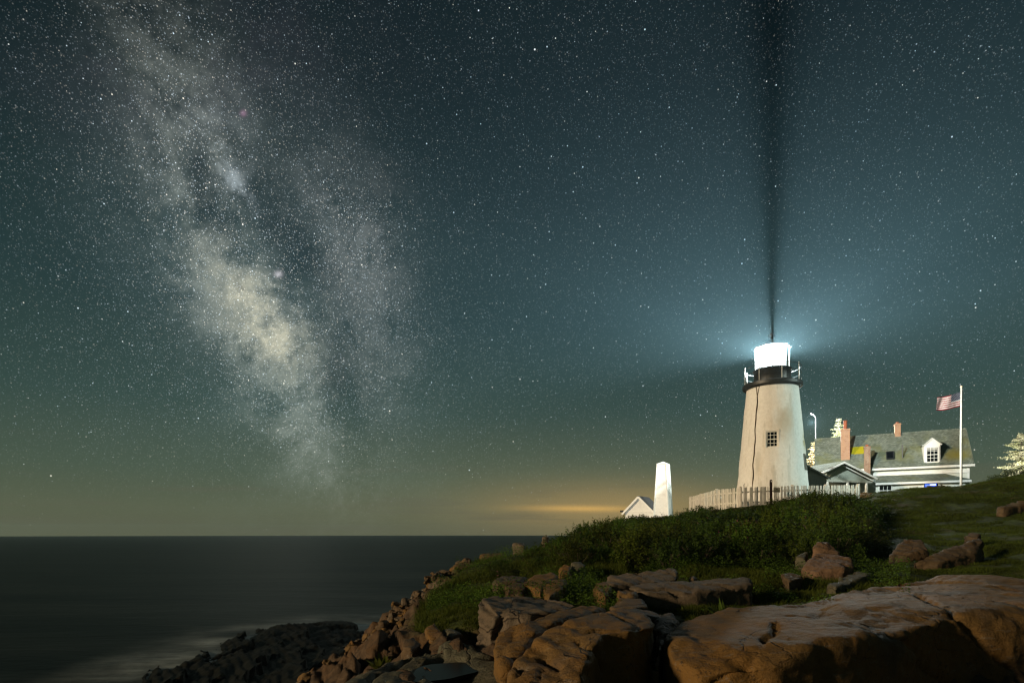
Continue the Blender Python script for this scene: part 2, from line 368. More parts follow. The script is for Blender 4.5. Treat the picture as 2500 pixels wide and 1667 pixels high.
# ------------------------------------------------------------------ objects
def tag(o, label=None, cat=None, group=None, kind=None):
    for k, v in (('label', label), ('category', cat), ('group', group), ('kind', kind)):
        if v: o[k] = v
    return o
def empty(name, loc=(0, 0, 0), rz=0, **kw):
    o = bpy.data.objects.new(name, None); col.objects.link(o); o.location = loc; o.rotation_euler = (0, 0, rz); return tag(o, **kw)
def link(name, me, m, parent=None, loc=None):
    if m and not me.materials: me.materials.append(m)
    o = bpy.data.objects.new(name, me); col.objects.link(o)
    if parent: o.parent = parent
    if loc: o.location = loc
    return o
class MB:
    def __init__(s): s.v = []; s.f = []; s.uv = []
    def face(s, pts, uv=None):
        n = len(s.v); s.v += [tuple(p) for p in pts]; s.f.append(tuple(range(n, n+len(pts))))
        if uv is None:
            a = Vector(pts[0]); b = Vector(pts[1])-a; nn = Vector((0, 0, 0))
            for i in range(1, len(pts)-1): nn += (Vector(pts[i])-a).cross(Vector(pts[i+1])-a)
            if nn.length < 1e-9: nn = Vector((0, 0, 1))
            nn.normalize()
            hz = Vector((0, 0, 1)).cross(nn)
            if hz.length < .1: hz = Vector((1, 0, 0))
            hz.normalize(); vv = nn.cross(hz)
            uv = [(Vector(p).dot(hz), Vector(p).dot(vv)) for p in pts]
        s.uv += uv
    def box(s, x0, x1, y0, y1, z0, z1, R=None):
        c = [(x, y, z) for z in (z0, z1) for y in (y0, y1) for x in (x0, x1)]
        if R is not None: c = [tuple(R@Vector(p)) for p in c]
        for q in ((0, 2, 3, 1), (4, 5, 7, 6), (0, 1, 5, 4), (2, 6, 7, 3), (0, 4, 6, 2), (1, 3, 7, 5)): s.face([c[i] for i in q])
        return s
    def bar(s, a, b, w, h=None, up=(0, 0, 1)):
        h = h or w; a = Vector(a); b = Vector(b); d = (b-a).normalized(); u = Vector(up)
        if abs(d.dot(u)) > .95: u = Vector((0, 1, 0))
        sx = d.cross(u).normalized(); sz = sx.cross(d).normalized()
        c = [p+sx*i*w/2+sz*j*h/2 for p in (a, b) for j in (-1, 1) for i in (-1, 1)]
        for q in ((0, 1, 3, 2), (4, 6, 7, 5), (0, 4, 5, 1), (2, 3, 7, 6), (0, 2, 6, 4), (1, 5, 7, 3)): s.face([c[i] for i in q])
        return s
    def tube(s, pts, r, n=8, close=False):
        P = [Vector(p) for p in pts]; rs = r if isinstance(r, (list, tuple)) else [r]*len(P); rings = []
        for i, p in enumerate(P):
            if close: d = P[(i+1) % len(P)]-P[i-1]
            else: d = P[min(i+1, len(P)-1)]-P[max(i-1, 0)]
            d.normalize(); u = Vector((0, 0, 1)) if abs(d.z) < .9 else Vector((1, 0, 0))
            a = d.cross(u).normalized(); b = a.cross(d)
            rings.append([p+(a*math.cos(t)+b*math.sin(t))*rs[i] for t in (2*math.pi*k/n for k in range(n))])
        m = len(P) if close else len(P)-1
        for i in range(m):
            A, B = rings[i], rings[(i+1) % len(P)]
            for k in range(n): s.face([A[k], A[(k+1) % n], B[(k+1) % n], B[k]])
        if not close: s.face(rings[0][::-1]); s.face(rings[-1])
        return s
    def lathe(s, prof, n=48, ang0=0, c=(0, 0)):
        for i in range(len(prof)-1):
            (r0, z0), (r1, z1) = prof[i], prof[i+1]
            for k in range(n):
                t0 = ang0+2*math.pi*k/n; t1 = ang0+2*math.pi*(k+1)/n
                q = [(c[0]+r*math.cos(t), c[1]+r*math.sin(t), z) for r, t, z in ((r0, t0, z0), (r0, t1, z0), (r1, t1, z1), (r1, t0, z1))]
                if r0 < 1e-6: q = [q[0], q[2], q[3]]
                elif r1 < 1e-6: q = q[:3]
                s.face(q)
        return s
    def prism(s, poly, dirv):
        d = Vector(dirv); a = [Vector(p) for p in poly]; b = [p+d for p in a]
        s.face(a[::-1]); s.face(b)
        for i in range(len(a)): s.face([a[i], a[(i+1) % len(a)], b[(i+1) % len(a)], b[i]])
        return s
    def build(s, name, m, parent=None, smooth=False, loc=None, weld=True):
        me = bpy.data.meshes.new(name); me.from_pydata(s.v, [], s.f)
        ul = me.uv_layers.new(name='UVMap')
        ul.data.foreach_set('uv', np.array(s.uv, dtype=np.float32).ravel())
        if weld:
            bm = bmesh.new(); bm.from_mesh(me); bmesh.ops.remove_doubles(bm, verts=bm.verts, dist=1e-5); bmesh.ops.recalc_face_normals(bm, faces=bm.faces); bm.to_mesh(me); bm.free()
        if smooth:
            me.polygons.foreach_set('use_smooth', [True]*len(me.polygons))
        return link(name, me, m, parent, loc)
def quads_mesh(name, V, mat, nper=4, parent=None, smooth=False):      # V: (n, nper, 3)
    n = V.shape[0]; me = bpy.data.meshes.new(name)
    me.vertices.add(n*nper); me.vertices.foreach_set('co', V.reshape(-1).astype(np.float32))
    me.loops.add(n*nper); me.loops.foreach_set('vertex_index', np.arange(n*nper, dtype=np.int32))
    me.polygons.add(n); me.polygons.foreach_set('loop_start', np.arange(0, n*nper, nper, dtype=np.int32)); me.polygons.foreach_set('loop_total', np.full(n, nper, dtype=np.int32))
    me.update(calc_edges=True); me.validate()
    return link(name, me, mat, parent)
def copy_tree(o, parent=None):
    c = o.copy(); col.objects.link(c)
    if parent: c.parent = parent
    for ch in list(o.children): copy_tree(ch, c)
    return c

# ------------------------------------------------------------------ ground sheet
def build_ground():
    na, nr = 700, 460
    a = np.radians(np.concatenate([np.linspace(-100, -52, 40, endpoint=False), np.linspace(-52, 52, na-80), np.linspace(52, 100, 41)[1:]]))
    r = np.concatenate([[0.6, 1.4, 2.4], np.geomspace(3.2, 130, nr-3)])
    A, R = np.meshgrid(a, r); X = (R*np.sin(A)).ravel(); Y = (R*np.cos(A)).ravel()
    Z = H(X, Y); na = len(a)
    me = bpy.data.meshes.new('ground'); me.vertices.add(len(X)); me.vertices.foreach_set('co', np.stack([X, Y, Z+CZ], 1).ravel())
    i = np.arange((len(r)-1)*(na-1)); rr = i//(na-1); cc = i % (na-1); v0 = rr*na+cc
    Q = np.stack([v0, v0+na, v0+na+1, v0+1], 1).astype(np.int32)
    me.loops.add(Q.size); me.loops.foreach_set('vertex_index', Q.ravel()); me.polygons.add(len(Q))
    me.polygons.foreach_set('loop_start', np.arange(0, Q.size, 4, dtype=np.int32)); me.polygons.foreach_set('loop_total', np.full(len(Q), 4, dtype=np.int32))
    me.polygons.foreach_set('use_smooth', np.ones(len(Q), bool)); me.update(calc_edges=True)
    at = me.color_attributes.new('zone', 'FLOAT_COLOR', 'POINT')
    g = greenmask(X, Y); p = np.stack([X, Y, Z], 1)
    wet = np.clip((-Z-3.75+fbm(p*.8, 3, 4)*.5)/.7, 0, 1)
    lawn = np.clip((X-(9.5+.25*np.maximum(0, Y-16)))/2.0+fbm(p*.5, 2, 41)*.4, 0, 1)
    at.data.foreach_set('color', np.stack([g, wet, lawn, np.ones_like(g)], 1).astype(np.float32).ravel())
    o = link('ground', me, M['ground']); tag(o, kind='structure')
build_ground()

# ------------------------------------------------------------------ sea
def build_sea():
    def f(g, b, nt):
        v = g.pos()
        at = g.node('ShaderNodeAttribute', attribute_name='surf'); foam = N(nt, at.outputs['Fac'])
        n = g.noise(g.mapped(v, (.25, 1, 1), (0, 0, .12)), .35, 6, .62, .6); n2 = g.noise(g.mapped(v, (.5, 1, 1), (0, 0, -.35)), 1.1, 6, .7)
        big = g.noise(g.mapped(v, (.12, 1, 1), (0, 0, .05)), .08, 5, .6)
        c = g.mix((.0035, .0048, .0048), (.015, .018, .0165), big.ramp(.38, .62))
        c = g.mix(c, (.030, .034, .031), n.ramp(.5, .7)*.5)
        fm = foam*(n.ramp(.25, .7)*.8+.25)*(n2.ramp(.2, .75)+.2)
        c = g.mix(c, (.42, .47, .45), fm.min(1.0))
        setc(nt, b, c); b.inputs['Roughness'].default_value = .42; b.inputs['Specular IOR Level'].default_value = .06
        nt.links.new(g.bump(n+n2*.4, .5, .25), b.inputs['Normal'])
    m = material('sea_water', f)
    a = np.radians(np.linspace(-100, 100, 420)); r = np.geomspace(4, 1500, 420)
    A, R = np.meshgrid(a, r); X = (R*np.sin(A)).ravel(); Y = (R*np.cos(A)).ravel(); na = 420
    me = bpy.data.meshes.new('sea'); me.vertices.add(len(X)); me.vertices.foreach_set('co', np.stack([X, Y, 0*X], 1).ravel())
    i = np.arange((na-1)*(na-1)); v0 = (i//(na-1))*na+i % (na-1); Q = np.stack([v0, v0+na, v0+na+1, v0+1], 1).astype(np.int32)
    me.loops.add(Q.size); me.loops.foreach_set('vertex_index', Q.ravel()); me.polygons.add(len(Q))
    me.polygons.foreach_set('loop_start', np.arange(0, Q.size, 4, dtype=np.int32)); me.polygons.foreach_set('loop_total', np.full(len(Q), 4, dtype=np.int32)); me.update(calc_edges=True)
    hb = Hbase(X, Y); p = np.stack([X, Y, 0*X], 1)
    fo = np.clip(1-(SEA_H-hb-.0)/1.1, 0, 1)*(R.ravel() < 75)
    fo = fo*np.clip(.75+fbm(p*.18, 3, 14)*.8, 0, 1)
    at = me.attributes.new('surf', 'FLOAT', 'POINT'); at.data.foreach_set('value', fo.astype(np.float32))
    tag(link('sea', me, m), kind='structure')
build_sea()

# ------------------------------------------------------------------ rocks
def hull_into(bm, pts):
    vs = [bm.verts.new(p) for p in pts]
    r = bmesh.ops.convex_hull(bm, input=vs)
    junk = [e for e in r['geom_interior'] if isinstance(e, bmesh.types.BMVert)]
    if junk: bmesh.ops.delete(bm, geom=list(set(junk)), context='VERTS')
def rock_mesh(name, hulls, voxel=.05, smooth=8, amp=.05, fscale=1.2, seed=1, cracks=(), strata=.03, fine=.012, fac=.6, cell=(1.2, .022, .02)):
    bm = bmesh.new()
    for h in hulls: hull_into(bm, h)
    me = bpy.data.meshes.new(name); bm.to_mesh(me); bm.free()
    o = bpy.data.objects.new(name, me); col.objects.link(o)
    m = o.modifiers.new('r', 'REMESH'); m.mode = 'VOXEL'; m.voxel_size = voxel; m.use_smooth_shade = True
    if smooth: s = o.modifiers.new('s', 'SMOOTH'); s.factor = fac; s.iterations = smooth
    dg = bpy.context.evaluated_depsgraph_get(); me2 = bpy.data.meshes.new_from_object(o.evaluated_get(dg))
    bpy.data.objects.remove(o); bpy.data.meshes.remove(me); me2.name = name
    n = len(me2.vertices); co = np.empty(n*3, np.float32); me2.vertices.foreach_get('co', co); co = co.reshape(-1, 3).astype(float)
    no = np.empty(n*3, np.float32); me2.vertices.foreach_get('normal', no); no = no.reshape(-1, 3).astype(float)
    d = fbm(co*fscale, 4, seed)*amp + fbm(co*9, 3, seed+5)*fine
    st = np.stack([co[:, 0]*.5+co[:, 1]*.3, co[:, 1]*.5, co[:, 2]*5+co[:, 0]*1.2], 1)
    d = d - np.abs(fbm(st*1.3, 3, seed+9))*strata
    wob = np.stack([fbm(co*2.5, 3, seed+20), fbm(co*2.5+9, 3, seed+21), fbm(co*2.5+17, 3, seed+22)], 1)*.045
    cq = co+wob
    if cell:
        q = np.stack([co[:, 0]+co[:, 2]*.3, co[:, 1]*.6+co[:, 0]*.2, co[:, 2]*1.7], 1)*cell[0]+wob*1.2
        wc, we, wt = worley(q, seed+40); d = d+wc*cell[1]+wt*cell[1]*1.4-cell[2]*np.exp(-(we/.07)**2)
    tree = None
    if cracks:
        from mathutils.bvhtree import BVHTree
        tree = BVHTree.FromPolygons([Vector(v) for v in co], [tuple(f.vertices) for f in me2.polygons])
    for poly, w, dep in cracks:
        if w < .2:                                          # lay the crack on the surface itself
            pp = []
            for a, b in zip(poly[:-1], poly[1:]):
                for t in np.linspace(0, 1, 9):
                    a_ = Vector(a)/a[1]; 
                    u0 = (a[0]/a[1]*(1-t)+b[0]/b[1]*t, 1, ((a[2]-CZ)/a[1]*(1-t)+(b[2]-CZ)/b[1]*t))
                    h_ = tree.ray_cast(Vector((0, 0, CZ)), Vector(u0).normalized())[0]
                    if h_: pp.append(tuple(h_))
            if len(pp) < 2: continue
            poly = pp
        P = np.array(poly, float); best = np.full(n, 1e9)
        for a, b in zip(P[:-1], P[1:]):
            ab = b-a; t = np.clip(((cq-a)@ab)/(ab@ab+1e-12), 0, 1); q = cq-(a+t[:, None]*ab)
            best = np.minimum(best, np.linalg.norm(q, axis=1))
        d = d-dep*np.exp(-(best/w)**2)
    co = co+no*d[:, None]
    me2.vertices.foreach_set('co', co.astype(np.float32).ravel()); me2.update()
    me2.polygons.foreach_set('use_smooth', [True]*len(me2.polygons))
    return me2
def prismhull(top, drop, spread=1.06):
    c = np.mean(np.array(top), 0); out = list(top)
    for p in top: out.append((c[0]+(p[0]-c[0])*spread, c[1]+(p[1]-c[1])*spread, p[2]-drop))
    return out
def ROCK(label, hulls, mat='rock', cat='rock', name='rock', group=None, **kw):
    me = rock_mesh(name, hulls, **kw); c = np.mean(np.array([p for h in hulls for p in h]), 0)
    me.transform(Matrix.Translation((-c[0], -c[1], -c[2])))
    return tag(link(name, me, M[mat], None, tuple(c)), label, cat, group)
def Q(pts): return [S(*p) for p in pts]
# the big bedrock slab, bottom right
H1 = prismhull(Q([(1612,1532,7.6),(1655,1512,8.3),(1745,1492,9.2),(1900,1474,10.2),(2000,1462,10.9),(1985,1574,6.25),(1800,1572,6.5),(1650,1560,6.9),(2060,1545,7.4)]), 1.8, 1.02)
H2 = prismhull(Q([(1975,1574,6.3),(2080,1570,6.6),(2190,1563,6.95),(2235,1520,7.7),(1990,1464,10.9),(2140,1425,12.2),(2290,1409,13.2),(2320,1506,7.95)]), 2.2, 1.0)
H3 = prismhull(Q([(2290,1408,13.2),(2420,1412,12.2),(2600,1424,11.6),(2900,1440,11),(2290,1507,7.9),(2500,1531,8.3),(2900,1535,9.2),(2200,1440,11)]), 2.6, 1.0)
H1b = prismhull(Q([(1612,1532,7.6),(1640,1545,7.0),(1700,1560,6.7),(1625,1600,6.5),(1700,1640,6.0),(1900,1625,5.95),(1985,1574,6.25)]), 1.4, 1.02)
ck = [([S(2195,1434,11.0),S(2250,1462,9.2),S(2330,1500,7.8),S(2378,1545,6.7),S(2410,1600,6.2),S(2480,1640,5.9)],.035,.12),
      ([S(1925,1512,8.0),S(2040,1515,7.8),S(2110,1518,7.6),S(2200,1550,6.6),S(2250,1590,6.2)],.028,.07),
      ([S(1900,1532,7.4),S(1870,1560,6.7),S(1835,1605,6.2),S(1750,1662,5.9)],.03,.09),([S(1660,1622,6.4),S(1690,1640,6.2)],.03,.06)]
ROCK('huge smooth orange brown bedrock slab filling the bottom right corner', [H1, H2, H3, H1b], 'rock_orange', 'rock slab', 'bedrock_slab', voxel=.045, smooth=14, amp=.07, fscale=.8, seed=3, cracks=ck, strata=.02, fine=.008, cell=(.45, .02, .035))
# flat shelf behind it
ROCK('low flat shelf of rock behind the left end of the huge slab', [prismhull(Q([(1795,1492,9.8),(1830,1475,10.4),(1990,1475,10.6),(1990,1500,9.6),(1860,1500,9.4)]), .6)], 'rock', voxel=.05, smooth=6, amp=.04, seed=5)
# middle boulder: lit cracked face and dark right block
I1 = prismhull(Q([(1372,1512,7.2),(1430,1500,7.6),(1515,1483,8.4),(1565,1490,8.1),(1599,1506,7.7),(1600,1530,7.0),(1540,1538,6.6),(1477,1540,6.55),(1390,1530,6.9)]), 1.9, 1.0)
I2 = prismhull(Q([(1372,1514,7.2),(1325,1545,7.0),(1288,1590,6.5),(1248,1628,6.15),(1235,1700,5.7),(1418,1655,5.65),(1478,1545,6.5),(1440,1600,6.0)]), 1.3, 1.0)
ck = [([S(1290,1600,6.4),S(1318,1608,6.3),S(1340,1622,6.2),S(1365,1632,6.1)],.028,.12),([S(1318,1608,6.3),S(1330,1590,6.5)],.025,.08),([S(1255,1630,6.1),S(1270,1632,6.05),S(1290,1636,6.0)],.028,.12),
      ([S(1265,1655,5.85),S(1272,1632,6.05)],.025,.10),([S(1322,1636,6.0),S(1318,1660,5.8)],.022,.08),([S(1425,1578,6.3),S(1465,1590,6.2),S(1478,1640,6.0)],.03,.08),
      ([S(1350,1540,7.0),S(1400,1552,6.7),S(1425,1578,6.4)],.022,.05),([S(1322,1590,6.5),S(1335,1572,6.7)],.022,.08)]
ROCK('massive blocky boulder at bottom centre, cracked orange left face and dark right face', [I1, I2], 'rock_orange', 'boulder', 'boulder', voxel=.038, smooth=7, amp=.05, seed=8, cracks=ck, strata=.025, cell=(.8, .03, .03))
ROCK('narrow wedge of rock in the gap between the blocky boulder and the huge slab', [prismhull(Q([(1602,1512,8.6),(1640,1500,8.9),(1655,1520,8.2),(1612,1545,7.6),(1598,1640,6.6)]), .9)], 'rock', voxel=.05, smooth=4, seed=12)
ROCK('small tapered rock behind the top edge of the blocky boulder', [prismhull(Q([(1533,1485,9.0),(1560,1480,9.2),(1620,1492,8.9),(1630,1505,8.5),(1550,1500,8.5)]), .6)], 'rock', voxel=.04, smooth=5, seed=13)
# left boulder group
J1 = prismhull(Q([(1174,1461,9.5),(1192,1475,8.8),(1218,1497,8.2),(1290,1500,8.1),(1346,1496,8.3),(1415,1470,9.6),(1330,1453,10.4),(1210,1457,10.2)]), 1.0, 1.0)
J0 = prismhull(Q([(1170,1462,9.5),(1162,1490,9.1),(1166,1530,8.6),(1190,1540,8.2),(1216,1500,8.2),(1190,1470,9.0)]), .6, 1.0)
ROCK('flat topped layered rock with a split knob at its left end', [J1, J0], 'rock_pale', 'boulder', 'boulder', voxel=.045, smooth=4, amp=.045, seed=15, strata=.10, cracks=[([S(1219,1497,8.2),S(1216,1530,8.1),S(1210,1560,8.0)],.04,.15)])
J2 = prismhull(Q([(1210,1540,7.6),(1269,1519,7.7),(1330,1506,8.1),(1438,1478,9.3),(1480,1484,9.2),(1345,1520,7.7),(1310,1538,7.3),(1240,1640,6.35),(1226,1646,6.3),(1210,1590,6.9)]), 1.3, 1.0)
ROCK('long leaning rock fin with a bright left face beside the dark cleft', [J2], 'rock_orange', 'boulder', 'boulder', voxel=.04, smooth=5, amp=.045, seed=18, strata=.03, cracks=[([S(1222,1610,6.7),S(1214,1622,6.6),S(1224,1640,6.4)],.02,.06)])
# bottom-left ledge with its pool
K1 = prismhull(Q([(835,1667,6.7),(880,1640,7.2),(950,1608,7.7),(1009,1588,7.9),(1046,1592,7.7),(1050,1640,6.6),(1020,1720,5.7),(860,1760,5.2),(780,1720,6)]), 1.5, 1.02)
K2 = prismhull([(-.9,4.6,CZ-1.66),(.5,4.8,CZ-1.68),(.28,6.3,CZ-1.64),(-.3,7.7,CZ-1.64),(-1.25,8.1,CZ-1.66),(-1.4,7.0,CZ-1.65)], 1.2, 1.0)
K3 = prismhull(Q([(1068,1572,8.3),(1097,1561,8.5),(1150,1572,8.1),(1182,1600,7.5),(1172,1616,7.25),(1130,1592,7.6),(1080,1584,7.9)]), .9, 1.0)
ROCK('low greenish ledge with a rain pool in it at the bottom left of the rocks', [K1, K2, K3], 'rock_green', 'rock ledge', 'rock_ledge', voxel=.04, smooth=10, amp=.035, seed=23, strata=.06, cell=(.8, .03, .04), cracks=[([(-1.0,7.35,CZ-1.65),(-.8,7.0,CZ-1.65),(-.6,6.75,CZ-1.65)],.36,.13),([S(900,1632,7.2),S(960,1612,7.3),S(1000,1595,7.6)],.05,.12),([S(870,1680,6.4),S(930,1640,6.8),S(975,1615,7.2)],.05,.12)])
def pool():
    def f(g, b, nt):
        setc(nt, b, (.008, .011, .013)); b.inputs['Roughness'].default_value = .3; b.inputs['Specular IOR Level'].default_value = .12
        nt.links.new(g.bump(g.noise(g.pos(), 4, 3, .5), .05, .02), b.inputs['Normal'])
    pts = []
    for i in range(40):
        t = 2*math.pi*i/40; r = 1+.16*math.sin(2*t+1)+.10*math.sin(3*t+.5)+.06*math.sin(5*t)
        pts.append((-.82+.36*r*math.cos(t)+.12*math.sin(t), 7.1+.55*r*math.sin(t), CZ-1.715))
    mb = MB(); mb.prism([(x, y, z-.05) for x, y, z in pts], (0, 0, .05))
    tag(mb.build('rain_pool', material('still_water', f)), 'still dark rain pool lying in the greenish ledge', 'pool', kind=None)
pool()
def bl(label, pts, drop=.7, mat='rock', **kw):
    kw.setdefault('voxel', .05); kw.setdefault('smooth', 3); kw.setdefault('amp', .03); kw.setdefault('name', 'rock')
    return ROCK(label, [prismhull(Q(pts), drop, 1.05)], mat, **kw)
bl('upright pale orange rock with a flat face behind the pool', [(1035,1531,9.6),(1060,1518,9.9),(1082,1536,9.4),(1072,1556,9.0),(1052,1562,8.9)], .9, 'rock_orange', seed=31)
bl('rock with a greenish flat top right of the upright orange rock', [(1078,1533,9.7),(1110,1530,9.8),(1130,1546,9.2),(1100,1556,8.9)], .6, 'rock_green', seed=32)
bl('rounded brown rock at the left end of the ledge under a grass tuft', [(985,1560,9.0),(1010,1548,9.4),(1030,1566,8.8),(1005,1585,8.3),(975,1580,8.6)], .6, seed=33)
bl('thin flat rock at the top of the grassy bank above the layered rock', [(1202,1413,12.6),(1225,1406,13.1),(1290,1407,13.0),(1270,1418,12.3),(1215,1420,12.2)], .35, seed=34)
bl('short dark striped rock under the thin flat rock', [(1230,1424,11.9),(1245,1418,12.2),(1285,1417,12.2),(1280,1440,11.3),(1238,1442,11.3)], .45, 'rock', seed=35, strata=.08)
bl('wide orange brown rock on the grassy bank, its top sloping up to the right', [(1272,1426,11.9),(1300,1408,12.6),(1345,1397,13.1),(1365,1404,12.6),(1330,1424,11.7),(1320,1445,11.0)], .6, 'rock_orange', seed=36)
bl('orange rock half in the grass with a curved groove', [(1320,1436,11.3),(1350,1418,11.9),(1382,1413,12.1),(1375,1440,11.1),(1340,1456,10.6)], .6, 'rock_orange', seed=37)
bl('round pinkish boulder under the thicket left of the long flat rock', [(1364,1386,14.1),(1378,1377,14.4),(1394,1380,14.2),(1392,1396,13.6),(1370,1398,13.6)], .4, 'rock_orange', seed=38)
bl('grey green flat boulder touching the round pinkish one', [(1394,1378,14.6),(1415,1377,14.8),(1428,1386,14.2),(1400,1394,13.9)], .35, 'rock_green', seed=39)
bl('long straight edged grey rock like a fallen pillar, upper of two', [(1478,1412,11.9),(1486,1404,12.3),(1560,1392,12.6),(1645,1384,12.8),(1657,1391,12.6),(1655,1416,11.9),(1560,1427,11.5),(1485,1430,11.3)], .3, 'rock_pale', voxel=.045, smooth=3, seed=40, strata=.07)
bl('orange rock holding up the left end of the pillar like rock', [(1450,1424,11.5),(1478,1415,11.9),(1498,1432,11.2),(1480,1452,10.5),(1458,1446,10.7)], .6, 'rock_orange', seed=41)
bl('long wavy topped rock bank below the pillar like rock', [(1532,1432,11.0),(1552,1422,11.4),(1650,1419,11.5),(1760,1413,11.9),(1832,1411,12.2),(1835,1430,11.4),(1700,1448,10.8),(1580,1446,10.7)], .9, 'rock_pale', seed=42, strata=.05, smooth=7, cracks=[([S(1540,1440,10.9),S(1620,1436,10.9),S(1660,1450,10.5)],.04,.1)])
bl('small square orange rock tucked under the wavy topped bank', [(1506,1440,10.9),(1530,1436,11.1),(1558,1440,10.9),(1550,1465,10.1),(1510,1466,10.1)], .5, 'rock_orange', seed=43)
bl('cracked light brown rock at the foot of the wavy topped bank', [(1485,1480,9.6),(1510,1466,10.1),(1570,1468,10.0),(1580,1482,9.5),(1530,1490,9.2)], .5, 'rock', seed=44)
bl('small brown rock peeping over the wavy topped bank', [(1680,1412,12.6),(1690,1406,12.9),(1702,1411,12.6),(1694,1416,12.3)], .3, 'rock', seed=45, voxel=.04)
A1 = prismhull(Q([(1950,1385,14.3),(1965,1362,14.6),(1985,1346,14.9),(2040,1350,14.8),(2085,1362,14.5),(2091,1385,14.0),(2060,1392,13.7),(1990,1396,13.7)]), .35, .95)
A2 = prismhull(Q([(1974,1350,15.2),(1985,1328,15.4),(2000,1319,15.6),(2022,1321,15.5),(2052,1342,15.2),(2058,1355,15.0),(2010,1358,14.9)]), .6, .95)
ROCK('big pinkish brown double humped boulder at the foot of the thicket', [A1, A2], 'rock_pink', 'boulder', 'boulder', voxel=.05, smooth=16, amp=.05, seed=50, cell=(1.1, .02, .0))
bl('small yellowish rock leaning on the left of the double humped boulder', [(1940,1362,15.2),(1955,1347,15.5),(1974,1346,15.4),(1968,1366,14.9)], .35, 'rock_green', seed=51)
bl('angular flat faced brown rock in the grass, overhanging at its left', [(2171,1362,16.3),(2182,1340,16.8),(2205,1314,17.3),(2250,1315,17.2),(2264,1330,16.8),(2266,1342,16.4),(2215,1356,16.2)], .25, 'rock', seed=52, smooth=3)
bl('long wedge of bare rock rising to the right out of the grass', [(2226,1372,15.9),(2290,1352,16.4),(2345,1328,17.0),(2392,1313,17.5),(2402,1322,17.2),(2380,1352,16.3),(2290,1374,15.7)], .6, 'rock', seed=53, smooth=6)
bl('low grey rock just above the rising wedge of bare rock', [(2352,1308,18.9),(2372,1297,19.3),(2396,1303,19.0),(2390,1313,18.6)], .4, 'rock', seed=54)
bl('flat pale stone step half sunk in the grass above the huge slab', [(2018,1424,12.9),(2060,1412,13.4),(2090,1394,14.0),(2135,1397,13.8),(2110,1410,13.3),(2040,1436,12.4)], .35, 'rock_green', seed=55)
bl('flat brown rock left of the double humped boulder', [(1905,1402,13.6),(1935,1398,13.9),(1965,1408,13.3),(1925,1422,12.8)], .35, 'rock', seed=56)
bl('bare tan rock showing through the thicket below the picket fence', [(1790,1290,24.2),(1805,1276,24.8),(1850,1264,25.4),(1852,1275,25.2),(1830,1286,24.6),(1800,1306,23.8)], .8, 'rock_orange', seed=57, voxel=.08, amp=.06)
bl('pale outcrop at the top left of the shore slope beside the sea', [(1168,1352,22.0),(1185,1348,22.3),(1215,1346,22.4),(1238,1352,22.0),(1222,1368,21.2),(1180,1364,21.3)], 1.0, 'rock_orange', seed=58, voxel=.07, amp=.08)
bl('small grey outcrop at the sea end of the thicket', [(1252,1330,25.6),(1270,1323,26),(1286,1324,26),(1282,1334,25.2)], .8, 'rock_pale', seed=59, voxel=.08, amp=.06)
bl('small white rock on the skyline where the thicket meets the sea', [(1322,1311,27.5),(1330,1306,28),(1340,1307,28),(1338,1314,27.4)], .6, 'rock_pale', seed=60, voxel=.07)
bl('brown rock with a dark hollow on the shore slope', [(1108,1392,19.0),(1118,1378,19.4),(1140,1373,19.6),(1170,1378,19.3),(1150,1396,18.6),(1118,1400,18.5)], .9, 'rock_orange', seed=61, voxel=.07, amp=.09)
bl('squat rock below the hollow rock on the shore slope', [(1116,1406,18.0),(1135,1401,18.3),(1150,1404,18.2),(1140,1418,17.5),(1120,1420,17.4)], .8, 'rock_orange', seed=62, voxel=.07, amp=.07)
bl('long low rock on the skyline left of the kept house porch', [(2088,1208,38.5),(2110,1202,39),(2150,1202,39),(2180,1204,38.7),(2150,1214,37.6),(2100,1218,37.4)], .6, 'rock_orange', seed=63, voxel=.12, amp=.1)
bl('weathered outcrop at the crest of the lawn in front of the blue lit window', [(2245,1192,37.6),(2275,1186,38),(2300,1184,38.2),(2315,1188,37.8),(2270,1196,37.2)], .6, 'rock', seed=64, voxel=.12, amp=.1)
bl('bare rock streak low in the lawn near the right edge', [(2432,1238,27),(2460,1228,27.6),(2520,1222,28),(2520,1232,27.2),(2450,1242,26.7)], .5, 'rock', seed=65, voxel=.09, amp=.07)

# loose stones of the shore ridge
def stones():
    var = []
    for k in range(6):
        pts = []
        for _ in range(14):
            v = RNG.normal(size=3); v /= np.linalg.norm(v); pts.append(tuple(v*np.array([.5, .38, .25])*RNG.uniform(.75, 1.1)))
        me = rock_mesh('shore_stone', [pts], voxel=.045, smooth=0, amp=.03, fscale=3, seed=80+k, strata=.02, fine=.012, cell=(3, .05, .02))
        me.materials.append(M[['rock_orange', 'rock', 'rock_pale'][k % 3]]); var.append(me)
    ridge = [(-1.45,22.5),(-2.0,19.6),(-2.35,17.6),(-2.75,16),(-3.15,15),(-3.25,13.8),(-3.2,12.6),(-3.15,11.2),(-3.3,9.8),(-3.35,8.9)]
    n = 0
    for i in range(120):
        t = RNG.uniform(0, 6.2) if i % 4 else RNG.uniform(0, len(ridge)-1.001); k = int(t); f = t-k
        x = ridge[k][0]*(1-f)+ridge[k+1][0]*f+RNG.normal()*.28; y = ridge[k][1]*(1-f)+ridge[k+1][1]*f+RNG.normal()*.4
        s = RNG.uniform(.22, .8)*(.45+.03*y)
        o = link('shore_stone', var[i % 6], None); o.location = (x, y, Hz(x, y)+.05*s); o.rotation_euler = (RNG.uniform(-.4, .4), RNG.uniform(-.5, .3), RNG.uniform(0, 6.3)); o.scale = (s, s, s*RNG.uniform(.7, 1.3))
        tag(o, 'broken angular stone in the rubble along the edge of the shore slope', 'stone', 'loose stones along the shore ridge')
stones()

